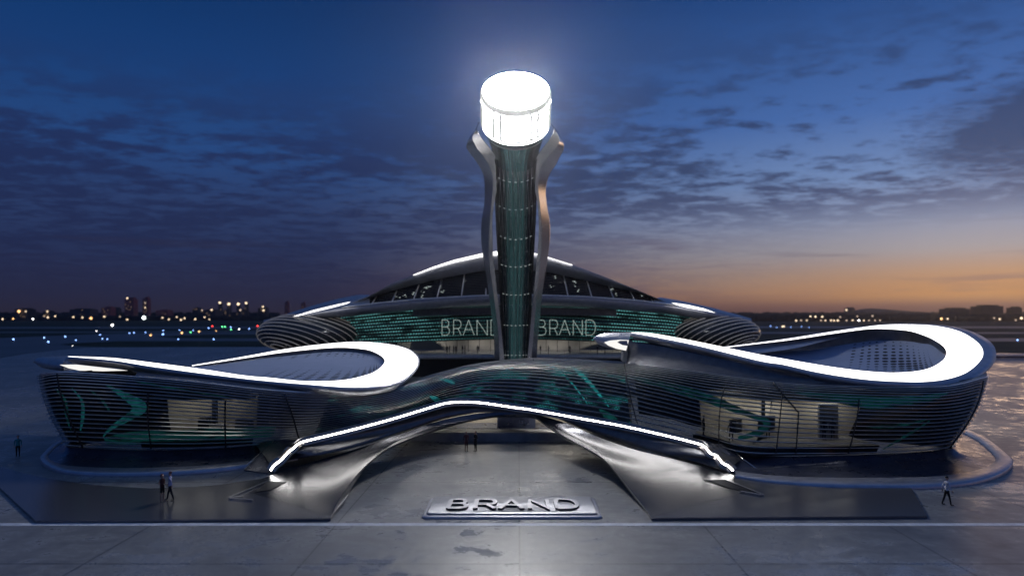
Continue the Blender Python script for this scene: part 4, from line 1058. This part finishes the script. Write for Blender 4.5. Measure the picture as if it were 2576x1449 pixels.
def sign_letter(ch, x0, x1):
    y0, y1 = 39.85, 41.75; w = .135; bm = bmesh.new()
    for si, st in enumerate(STROKES[ch]):
        pl_ = [(x0 + (x1 - x0) * a, y0 + (y1 - y0) * b) for a, b in st]
        if len(pl_) > 4: pl_ = [tuple(q) for q in cr(pl_, 22)] if ch != 'N' else pl_
        L, Q = ribbon2d(pl_, w); zt = .40 + .003 * si; zb = .27
        def ring(i): return [bm.verts.new((L[i].x, L[i].y, zt + (L[i].y - sy0) * SLOPE)), bm.verts.new((Q[i].x, Q[i].y, zt + (Q[i].y - sy0) * SLOPE)), bm.verts.new((Q[i].x, Q[i].y, zb)), bm.verts.new((L[i].x, L[i].y, zb))]
        rs = [ring(i) for i in range(len(L))]
        for a, b in zip(rs, rs[1:]):
            for k in range(4):
                f = bm.faces.new((a[k], a[(k + 1) % 4], b[(k + 1) % 4], b[k])); f.material_index = 0 if k == 0 else 1
        bm.faces.new(rs[0]).material_index = 1; bm.faces.new(rs[-1]).material_index = 1
    bmesh.ops.recalc_face_normals(bm, faces=bm.faces); me = bpy.data.meshes.new('letter'); bm.to_mesh(me); bm.free()
    link('letter', me, [M['letter_top'], M['letter_side']], SIGN, False)
def sxp(xz): D = 953.3 + (xz / 2576 * 1000 + 0) * .6815 ; return D
def xs(z2x): return ((1400 + z2x / 2.576) * .68148 - CX) * 40.7 / F
for ch, a, b in (('B', 668, 830), ('R', 920, 1100), ('A', 1150, 1360), ('N', 1430, 1600), ('D', 1690, 1880)): sign_letter(ch, xs(a), xs(b))

# ------------------------------------------------------------------ people
def clothing(name, col, rough=.85): return pbr(name, col, rough, spec=.2, vary=.15, vscale=8)
M['skin'] = pbr('skin', (.42, .26, .19), .55)
M['shoe'] = pbr('shoe_black', (.015, .015, .015), .4)
M['hair_grey'] = pbr('hair_grey', (.32, .30, .29), .7); M['hair_dark'] = pbr('hair_dark', (.02, .015, .012), .6); M['hair_red'] = pbr('hair_red', (.16, .05, .04), .6)
def person_mesh(name, arms=((.24, .02, 1.13, .25, -.06, .88), (.24, .02, 1.13, .25, -.06, .88)), stride=.0, slim=1.0, bare_legs=False, bare_arms=False, skirt_=False, mats=None):
    V, E, Rd = [], [], []
    def v(x, y, z, r, link_=None):
        V.append((x, y, z)); Rd.append(r)
        if link_ is not None: E.append((link_, len(V) - 1))
        return len(V) - 1
    s = slim
    pel = v(0, 0, .95, .135 * s); bel = v(0, 0, 1.12, .118 * s, pel); ch = v(0, .0, 1.30, .145 * s, bel); nb_ = v(0, 0, 1.45, .075 * s, ch)
    nk_ = v(0, -.005, 1.53, .052, nb_); h1 = v(0, -.015, 1.60, .078, nk_); h2 = v(0, -.012, 1.67, .088, h1); v(0, 0, 1.725, .06, h2)
    v(0, -.105, 1.62, .014, h1)
    for sd_, (ex, ey, ez, wx, wy, wz) in zip((-1, 1), arms):
        sh = v(sd_ * .185 * s, 0, 1.41, .058 * s, ch); el = v(sd_ * ex, ey, ez, .043 * s, sh); wr_ = v(sd_ * wx, wy, wz, .029, el)
        d = (Vector((wx * sd_, wy, wz)) - Vector((ex * sd_, ey, ez))).normalized()
        pm = v(*(Vector(V[wr_]) + d * .07), .033, wr_)
        side = d.cross(Vector((0, 1, 0)) if abs(d.y) < .7 else Vector((0, 0, 1))).normalized(); fw = side.cross(d)
        for q, ln_ in zip((-.027, -.009, .009, .027), (.065, .08, .085, .07)): 
            k1 = v(*(Vector(V[pm]) + d * .04 + fw * q), .010, pm); v(*(Vector(V[k1]) + d * ln_ * .6 - side * sd_ * .015), .008, k1)
        v(*(Vector(V[pm]) + fw * -.05 + d * .02), .011, pm)
    for sd_, st in ((-1, stride), (1, -stride)):
        hp = v(sd_ * .088 * s, 0, .86, .098 * s, pel); kn = v(sd_ * .095, -st * .5 - .01, .49, .062 * s, hp); an = v(sd_ * .10, -st + .02, .10, .042 * s, kn); hl = v(sd_ * .10, -st + .03, .045, .04, an)
        v(sd_ * .115, -st - .15, .035, .034, hl)
    me = bpy.data.meshes.new(name); me.from_pydata(V, E, [])
    ob = bpy.data.objects.new(name, me); COL.objects.link(ob)
    md = ob.modifiers.new('skin', 'SKIN'); md.use_smooth_shade = True
    for sv, r in zip(me.skin_vertices[0].data, Rd): sv.radius = (r, r * (.78 if r > .11 else 1))
    me.skin_vertices[0].data[0].use_root = True
    ss = ob.modifiers.new('sub', 'SUBSURF'); ss.levels = 1; ss.render_levels = 1
    dg = bpy.context.evaluated_depsgraph_get(); out = bpy.data.meshes.new_from_object(ob.evaluated_get(dg)); out.name = name
    bpy.data.objects.remove(ob); bpy.data.meshes.remove(me)
    out.materials.clear()
    for f in out.polygons:
        f.use_smooth = True; c = f.center
        ax_ = abs(c.x)
        if c.z > 1.475 and ax_ < .14: mi = 0
        elif c.z < .085: mi = 3
        elif c.z < .93 and ax_ < .215 and abs(c.y) < .45 and not (c.z > .70 and ax_ > .205): mi = 0 if (bare_legs and c.z < .55) else 2
        else:
            mi = 1
            dd = min((Vector(c) - Vector(V[i])).length for i in range(len(V)) if Rd[i] < .036 and .6 < V[i][2] < 1.5) if any(Rd[i] < .036 for i in range(len(V))) else 1
            if dd < .045: mi = 0
            if bare_arms and ax_ > .20: mi = 0
        f.material_index = mi
    return out
def hair_mesh(long=False):
    mb = MB()
    mb.sphere((0, .012, 1.685), .098, 14, 0, (.95, 1.05, .85))
    if long: mb.sphere((0, .05, 1.60), .085, 12, 0, (1.05, .75, 1.4))
    me = mb.mesh('hair')
    bm = bmesh.new(); bm.from_mesh(me)
    bmesh.ops.delete(bm, geom=[v for v in bm.verts if v.co.y < -.055 and v.co.z < 1.705 or (v.co.z < 1.61 and not long)], context='VERTS'); bm.to_mesh(me); bm.free(); return me
HAIR, HAIRL = hair_mesh(), hair_mesh(True)
def person(me, mats, loc, rz, label, hair='hair_dark', long=False, scale=1.0, group=None, hair_on=True):
    o = bpy.data.objects.new('person', me.copy()); COL.objects.link(o); o.location = loc; o.rotation_euler = (0, 0, rz); o.scale = (scale,) * 3
    for m_ in mats: o.data.materials.append(m_)
    tag(o, label, 'person', group)
    if hair_on:
        hm = (HAIRL if long else HAIR).copy(); hm.materials.append(M[hair]); h = bpy.data.objects.new('hair', hm); COL.objects.link(h); h.parent = o
        for f in hm.polygons: f.use_smooth = True
    return o
REST = (.235, .03, 1.14, .25, -.03, .89); FOLD = (.23, .05, 1.14, .05, -.20, 1.12); TALK = (.24, .02, 1.15, .20, -.27, 1.18); HIP = (.30, .08, 1.16, .20, -.06, 1.0)
pm_rest = person_mesh('person_rest', (REST, REST)); pm_talk = person_mesh('person_talk', (REST, TALK)); pm_walk = person_mesh('person_walk', ((.235, -.06, 1.14, .24, -.18, .92), (.235, .12, 1.15, .25, .14, .92)), .20)
pm_fold = person_mesh('person_fold', (FOLD, FOLD), 0, .9, True, True)
cl_wine = clothing('cloth_wine', (.10, .035, .035)); cl_wine2 = clothing('cloth_wine_trousers', (.085, .032, .03)); cl_navy = clothing('cloth_navy', (.018, .018, .028)); cl_black = clothing('cloth_black', (.012, .012, .014))
cl_lav = clothing('cloth_lavender', (.42, .42, .58)); cl_white = clothing('cloth_white', (.55, .55, .62)); cl_dress = clothing('cloth_dress', (.05, .018, .025)); cl_teal = clothing('cloth_teal', (.02, .22, .24)); cl_grey = clothing('cloth_grey', (.10, .10, .11))
person(pm_rest, [M['skin'], cl_wine, cl_wine2, M['shoe']], G(1173, 1135.5), R(35), 'person in a dark red suit with grey hair standing under the arch', 'hair_grey', scale=1.0)
person(pm_talk, [M['skin'], cl_black, cl_black, M['shoe']], G(1196.5, 1135), R(-50), 'person in a black suit with one hand raised, standing under the arch', 'hair_dark')
person(pm_fold, [M['skin'], cl_dress, cl_black, M['skin']], G(408, 1260, .16), R(70), 'person with red hair in a short dark dress and bare legs, arms folded', 'hair_red', True, .97)
person(pm_walk, [M['skin'], cl_lav, cl_navy, M['shoe']], G(428, 1258, .16), R(-75), 'person in a pale lavender shirt and dark trousers beside a person in a dress', 'hair_red', scale=1.03)
person(pm_walk, [M['skin'], cl_white, cl_black, M['shoe']], G(2382, 1270), R(80), 'person in a white shirt and dark trousers walking alone at the right', 'hair_dark', scale=1.03)
person(pm_rest, [M['skin'], cl_teal, cl_black, M['shoe']], G(45, 1148), R(30), 'person in a teal top alone at the far left edge of the plaza', 'hair_dark', scale=1.0)
def inside(px, y, Y, me, mats, rz, lab, **kw):
    p = P(px, y, Y); p.z = 1.57; return person(me, mats, p, rz, lab, **kw)
DK = [cl_grey, cl_black, cl_black, M['shoe']]
grp = 'people inside the right pod'
inside(1770, 1100, 57.2, pm_rest, DK, R(60), 'leftmost dark figure behind the louvres of the right pod', group=grp, hair_on=False)
inside(1839, 1101, 54.6, pm_walk, DK, R(150), 'dark figure nearest the glass of the right pod, walking', group=grp, scale=.95)
inside(1932, 1098, 56.0, pm_rest, DK, R(-20), 'grey figure standing right of the walking one inside the right pod', group=grp)
inside(2073, 1100, 55.4, pm_rest, DK, R(10), 'left figure of the standing pair inside the right pod', group=grp)
inside(2095, 1100, 55.4, pm_talk, DK, R(-40), 'right figure of the standing pair inside the right pod', group=grp)
names = ['leftmost dark figure on the terminal deck', 'second dark figure from the left on the terminal deck', 'third dark figure from the left on the terminal deck, in a close pair', 'fourth dark figure from the left on the terminal deck',
         'fifth dark figure from the left on the terminal deck', 'sixth dark figure from the left on the terminal deck', 'lone dark figure on the terminal deck just left of the tower',
         'dark figure on the terminal deck nearest the right side of the tower', 'second dark figure right of the tower on the terminal deck', 'third dark figure right of the tower on the terminal deck, alone',
         'fourth dark figure right of the tower, partly behind the roof tip', 'rightmost dark figure on the terminal deck beside the roof tip']
for k, x in enumerate((1124.5, 1131, 1141, 1147, 1163, 1169.7, 1202, 1359.8, 1379.6, 1433, 1503, 1522)):
    Y = 130 + (k * 37 % 5) * .5
    person([pm_rest, pm_walk, pm_talk][k % 3], DK, Vector(((x - CX) * Y / F, Y, 4.352)), R(k * 57), names[k], hair_on=False, group='people on the terminal deck')

# ------------------------------------------------------------------ airfield lights
def lamp_mats(cname, col, s): return emit('lamp_' + cname, col, s)
LC = {'blue': lamp_mats('blue', (.25, .45, 1), 7), 'white': lamp_mats('white', (1, .98, .95), 7), 'orange': lamp_mats('orange', (1, .55, .22), 4), 'red': lamp_mats('red', (1, .06, .05), 5), 'green': lamp_mats('green', (.15, 1, .35), 5),
      'warm': lamp_mats('warm', (1, .76, .50), 2.4), 'dim': lamp_mats('dim', (1, .75, .55), 1.2), 'cool': lamp_mats('cool', (.9, 1, .95), 6), 'window': lamp_mats('window', (1, .66, .40), .22)}
M['post'] = pbr('lamp_post_metal', (.05, .05, .055), .5, .5)
def z8(x, y): return .2646 * x, 681.5 + .2646 * y
def r1(x, y): return 1772 + .3122 * x, 647.4 + .3122 * y
airfield = [(*z8(1068, 530), 'white', 3.2), (*z8(918, 575), 'white', 1.3)] + [(*z8(x, y), 'blue', r) for x, y, r in
    ((127, 655, 2.0), (420, 638, 1.7), (459, 678, 1.9), (619, 628, 1.7), (720, 660, 1.4), (951, 610, 1.4), (974, 647, 1.4), (1019, 650, 1.4), (1231, 595, 1.4), (1273, 592, 1.4), (1382, 587, 1.2),
     (1551, 570, 1.2), (1549, 607, 1.9), (1694, 652, 1.6), (1706, 567, 1.2), (1837, 568, 1.1), (1983, 549, 1.5), (2032, 652, 1.6), (2368, 553, 1.4), (2460, 652, 1.5), (2194, 540, 1.4))] + \
    [(*z8(x, y), 'orange', r) for x, y, r in ((1432, 619, 2.4), (1729, 597, 2.4), (1893, 584, 2.2), (2055, 572, 1.2))] + [(*z8(x, y), 'red', r) for x, y, r in ((2020, 533, 2.0), (2448, 532, 2.2))] + \
    [(*z8(x, y), 'green', r) for x, y, r in ((1813, 588, 1.6), (2112, 537, 1.6), (2138, 537, 1.6), (2196, 562, 1.6))] + [(*z8(2273, 559), 'white', 1.6), (*z8(690, 712), 'white', .9), (*r1(2522, 670), 'blue', 1.8),
     (*r1(532, 557), 'blue', 1.0), (*r1(582, 565), 'blue', .9), (*r1(697, 565), 'blue', .9), (*r1(782, 560), 'blue', .9), (*r1(842, 566), 'blue', .8)]
airfield.sort()
cnt = {}
LIGHT_ME = {}
for x, y, c, rpx in airfield:
    g = G(x, y, 0.25); r = rpx * g.y / F * .8
    key = (c, rpx)
    if key not in LIGHT_ME:
        mb = MB(); mb.sphere((0, 0, 0), 1.0, 10, 0); mb.tube([(0, 0, -1.9), (0, 0, -.8)], [.5, .35], 8, 1)
        me = mb.mesh('taxiway_light'); me.materials.append(LC[c]); me.materials.append(M['post'])
        for f in me.polygons: f.use_smooth = True
        LIGHT_ME[key] = me
    o = bpy.data.objects.new('taxiway_light', LIGHT_ME[key]); COL.objects.link(o); o.location = (g.x, g.y, 1.75 * r); o.scale = (r, r, r)
    cnt[c] = cnt.get(c, 0) + 1
    side = 'on the dark airfield'
    tag(o, f'small {c} airfield light, {ORD[cnt[c]-1]} {c} one from the left {side}', 'airfield light', 'taxiway lights on the airfield')
# ------------------------------------------------------------------ city on the horizon
M['city'] = pbr('city_wall_dark', (.035, .03, .032), .8, vary=.3, vscale=.05); M['city_red'] = pbr('city_wall_red', (.30, .075, .075), .8, vary=.3, vscale=.05)
def hbuilding(x0, x1, ytop, Y, lab, mat='city', lights=6, steps=1, name='city_building', lm='window'):
    X0, X1 = (x0 - CX) * Y / F, (x1 - CX) * Y / F; zt = H - (ytop - HY) * Y / F; dep = min(40, X1 - X0)
    root = empty(name, ((X0 + X1) / 2, Y + dep / 2, 0), lab, 'building', None)
    mb = MB(); w = X1 - X0
    mb.box(((X0 + X1) / 2, Y + dep / 2, zt * .46), (w, dep, zt * .92))
    for s in range(steps): mb.box(((X0 + X1) / 2 + w * .12 * (-1) ** s, Y + dep / 2, zt * .96), (w * (.6 - .2 * s), dep * .6, zt * .08 + .5 * s))
    body = mb.build('wall', M[mat], root)
    rg = random.Random(int(x0 * 7 + ytop))
    mb = MB(); ps = max(Y / F * 1.5, .5)
    n = 0
    for q in range(lights):
        wx = X0 + w * rg.uniform(.12, .88); wz = zt * rg.uniform(.25, .88)
        mb.box((wx, Y - .15, wz), (ps, .2, ps * rg.uniform(1.0, 2.2)))
    if lights: mb.build('window_pattern', LC[lm], root)
    return root
hbuilding(313.5, 335, 748, 1900, 'tall reddish tower block, wider of the two on the left skyline', 'city_red', 7)
hbuilding(358.5, 372, 746.5, 1900, 'slim reddish tower with a row of lights on the left skyline', 'city_red', 6)
hbuilding(255, 278, 771, 1800, 'low apartment block with warm windows just left of the reddish towers', 'city_red', 6)
hbuilding(280, 296, 773, 1850, 'small block with warm windows between the apartment block and the wide red tower', 'city', 4)
hbuilding(175, 226, 776, 2000, 'dark broad hall with a raised roof on the left skyline', 'city', 2, 2)
hbuilding(38, 69, 775, 1700, 'pale lit block under an orange lamp near the left edge of the skyline', 'city', 9)
hbuilding(108, 126, 781, 1700, 'small lit block below a single lamp on the left skyline', 'city', 6)
hbuilding(392, 421, 779, 1800, 'low reddish block right of the slim red tower', 'city_red', 3)
hbuilding(484, 500, 773, 1900, 'dark narrow block left of the four lamp towers', 'city', 3)
hbuilding(504, 540, 778, 1850, 'long low lit block beside the four lamp towers', 'city', 5)
for k, (x, yt) in enumerate(((553, 762), (575.5, 766), (599, 766), (619, 764))):
    hbuilding(x - 4, x + 4, yt, 2000, f'slim skyline tower, {ORD[k]} from the left of four with lamps on top', 'city', 2)
hbuilding(561, 572, 778, 1950, 'short lit block between the first and second lamp towers', 'city', 5)
hbuilding(604, 614, 777, 1950, 'short lit block between the third and fourth lamp towers', 'city', 4)
hbuilding(649, 669, 772, 1900, 'lit stepped block with one lamp left of the terminal roof', 'city', 6)
hbuilding(716, 725, 757, 2200, 'faint slim tower above the left terminal wing', 'city_red', 2)
hbuilding(757, 766, 760, 2200, 'faint second slim tower above the left terminal wing', 'city_red', 2)
hbuilding(2132.6, 2151, 773, 1900, 'square dark block on the right skyline beside the low hill', 'city', 1)
hbuilding(2390, 2440, 774, 1500, 'wide dark block with rounded top on the right skyline', 'city', 0, 2)
hbuilding(2471, 2524, 767, 1500, 'broad stepped dark block near the right edge of the skyline', 'city', 0, 2)
hbuilding(2548, 2571, 771, 1500, 'small dark block at the right edge of the skyline', 'city', 0)
LM = {}
def city_lamp(x, y, c, rpx, Y, lab):
    p = P(x, y, Y); r = rpx * .8 * Y / F
    o = empty('flood_lamp', (p.x, p.y, 0), lab, 'lamp', 'distant lamps along the horizon') if False else None
    mb = MB(); mb.sphere((0, 0, p.z), r, 10, 0); 
    if p.z - r > .5: mb.tube([(0, 0, 0), (0, 0, p.z - r * .9)], [r * .22, r * .15], 6, 1)
    me = mb.mesh('horizon_lamp'); me.materials.append(LC[c]); me.materials.append(M['post'])
    for f in me.polygons: f.use_smooth = True
    o = bpy.data.objects.new('horizon_lamp', me); COL.objects.link(o); o.location = (p.x, p.y, 0)
    tag(o, lab, 'lamp', 'distant lamps along the horizon')
cl_ = [(25, 458, 'warm', 2.4), (125, 455, 'orange', 2.2), (180, 385, 'orange', 3.6), (245, 385, 'warm', 2.0), (313, 457, 'white', 2.2), (450, 385, 'warm', 2.3), (420, 430, 'dim', 2.0), (455, 442, 'warm', 2.6), (525, 430, 'warm', 2.2), (697, 438, 'warm', 2.3),
       (783, 443, 'warm', 2.2), (865, 450, 'orange', 3.4), (992, 435, 'warm', 2.5), (1140, 435, 'dim', 1.8), (1208, 462, 'warm', 2.4), (1368, 445, 'cool', 5.2), (1545, 445, 'warm', 2.2), (1605, 461, 'warm', 2.2), (1680, 437, 'warm', 2.0), (1720, 465, 'warm', 2.6),
       (1755, 450, 'warm', 2.3), (1855, 458, 'warm', 2.6), (1945, 440, 'warm', 2.0), (1990, 460, 'warm', 1.7), (1210, 260, 'warm', 2.4), (1380, 350, 'warm', 1.8), (1380, 303, 'dim', 1.8), (1920, 375, 'dim', 2.0), (2012, 370, 'warm', 2.6), (2090, 302, 'warm', 3.2), (2175, 315, 'warm', 3.8), (2265, 315, 'warm', 3.8),
       (2340, 305, 'warm', 3.2), (2500, 340, 'warm', 2.4), (2505, 375, 'warm', 2.6), (2285, 372, 'dim', 2.6)]
cl_ = sorted((*z8(x, y), c, r) for x, y, c, r in cl_)
for k, (x, y, c, r) in enumerate(cl_):
    city_lamp(x, y, c, r, 1600 if y > 790 else 1690, f'{"round " if r > 2.5 else "small "}{dict(warm="warm white", orange="orange", white="white", dim="dim warm", cool="bright greenish white")[c]} lamp, {ORD[k]} from the left along the left skyline')
cr_ = [(740, 510, 'warm', 2.4), (780, 508, 'dim', 2.2), (825, 508, 'warm', 2.0), (855, 475, 'warm', 2.4), (895, 478, 'warm', 2.6), (950, 478, 'warm', 2.6), (940, 508, 'dim', 2.0), (975, 508, 'warm', 2.0), (1020, 508, 'warm', 2.4), (1045, 509, 'warm', 2.4), (1075, 508, 'warm', 2.8), (1145, 508, 'dim', 2.2),
       (1195, 508, 'warm', 2.2), (1245, 508, 'white', 2.6), (1285, 508, 'warm', 2.0), (1325, 508, 'dim', 2.0), (1375, 508, 'dim', 2.0), (1415, 508, 'dim', 2.0), (1145, 425, 'warm', 2.6), (1095, 480, 'dim', 2.0), (1232, 475, 'dim', 2.0), (1355, 472, 'dim', 2.2), (1910, 495, 'orange', 3.0), (1960, 495, 'warm', 2.4), (2335, 488, 'dim', 2.2),
       (2380, 498, 'warm', 2.6), (2508, 505, 'dim', 2.0), (2555, 490, 'warm', 3.6)]
cr_ = sorted((*r1(x, y), c, r) for x, y, c, r in cr_)
for k, (x, y, c, r) in enumerate(cr_):
    city_lamp(x, y, c, r, 1400, f'{"round " if r > 2.5 else "small "}{dict(warm="warm white", orange="orange", white="white", dim="dim warm")[c]} lamp, {ORD[k]} from the left along the right horizon')
# treeline masses and the hill
M['trees'] = pbr('far_trees', (.016, .018, .018), .95, vary=.4, vscale=.02, spec=.05); M['hill'] = pbr('far_hill', (.030, .028, .034), .95, spec=.05)
def treeline(x0, x1, yb, Y, amp, seed, n=260):
    rg = random.Random(seed); mb = MB()
    for k in range(n):
        x = x0 + (x1 - x0) * (k + rg.random()) / n; top = H - (yb - HY - rg.uniform(0, amp)) * Y / F
        yy = Y + rg.uniform(-40, 40); r = rg.uniform(7, 16)
        mb.sphere(((x - CX) * yy / F, yy, top * .5), 1, 8, 0, (r, r * .8, max(top * .55, 2)))
    o = mb.build('treeline', M['trees'], None, True); o['kind'] = 'stuff'; return o
treeline(-120, 700, 789, 2150, 4, 1); treeline(-120, 700, 797, 1750, 3, 4); treeline(1840, 2750, 789, 2100, 4, 2); treeline(1840, 2750, 794, 1480, 4, 3)
hp = [(2080, 796), (2120, 788), (2150, 781), (2184, 776), (2230, 778), (2290, 783), (2360, 787), (2440, 792), (2500, 797)]
h3 = cr(hp, 40); Yh = 2600
hl = grid('hill', [[Vector(((x - CX) * (Yh - 250) / F, Yh - 250, -1)) for x, y in h3], [P(x, y, Yh) for x, y in h3], [Vector(((x - CX) * (Yh + 400) / F, Yh + 400, -1)) for x, y in h3]], M['hill'])
hl['kind'] = 'structure'
# barrier at the right edge and a far car
bx = P(2620, 903, 186)
BAR = empty('barrier_wall', (bx.x, bx.y, 0), 'low navy barrier with white rails at the right edge beyond the pod', 'barrier')
for y0, y1, mt in ((891, 894.5, 'whitemetal'), (895, 901, 'navy'), (901.5, 904, 'whitemetal'), (904.5, 909, 'navy')):
    p0, p1 = P(2490, y0, 186), P(2790, y1, 186)
    mb = MB(); mb.box(((p0.x + p1.x) / 2, 186, (p0.z + p1.z) / 2), (p1.x - p0.x, .5, p0.z - p1.z)); mb.build('rail', M[mt], BAR)
for xx in range(2510, 2790, 60):
    p = P(xx, 900, 186.6); mb = MB(); mb.box((p.x, 186.6, p.z / 2), (.3, .3, p.z)); mb.build('post', M['post'], BAR)
def car(x, y, lab):
    g = G(x, y); root = empty('parked_car', (g.x, g.y, 0), lab, 'car'); s = 1.0
    mb = MB(); mb.prism([(g.x - 1.0, g.y, .35), (g.x + 1.0, g.y, .35), (g.x + 1.0, g.y, .95), (g.x + .75, g.y, 1.5), (g.x - .75, g.y, 1.5), (g.x - 1.0, g.y, .95)], (0, 1, 0), 4.4); mb.build('body', M['metal_dark'], root)
    for dx in (-4.0 * .75, 4.0 * .75):
        mb = MB(); mb.sphere((g.x + dx * .27, g.y - .1, .8), .75, 10); mb.build('headlight', LC['warm'], root)
    for dx in (-.85, .85):
        for dy in (.8, 3.5): mb = MB(); mb.tube([(g.x + dx - .12, g.y + dy, .35), (g.x + dx + .12, g.y + dy, .35)], .35, 12); mb.build('wheel', M['black'], root)
car(1970, 823, 'car with two bright headlights on the far taxiway behind the right pod')

# ------------------------------------------------------------------ haze
mb = MB(); mb.box((0, 1450, 149), (7000, 3100, 300)); hz = mb.build('haze', [], None)
m_, k_ = mat_new('evening_haze'); pv = k_.n('ShaderNodeVolumePrincipled'); pv.inputs['Color'].default_value = (.86, .90, 1, 1); pv.inputs['Density'].default_value = .00009; pv.inputs['Anisotropy'].default_value = .86
oo = k_.n('ShaderNodeOutputMaterial'); m_.node_tree.links.new(pv.outputs[0], oo.inputs['Volume']); hz.data.materials.append(m_); hz['kind'] = 'stuff'
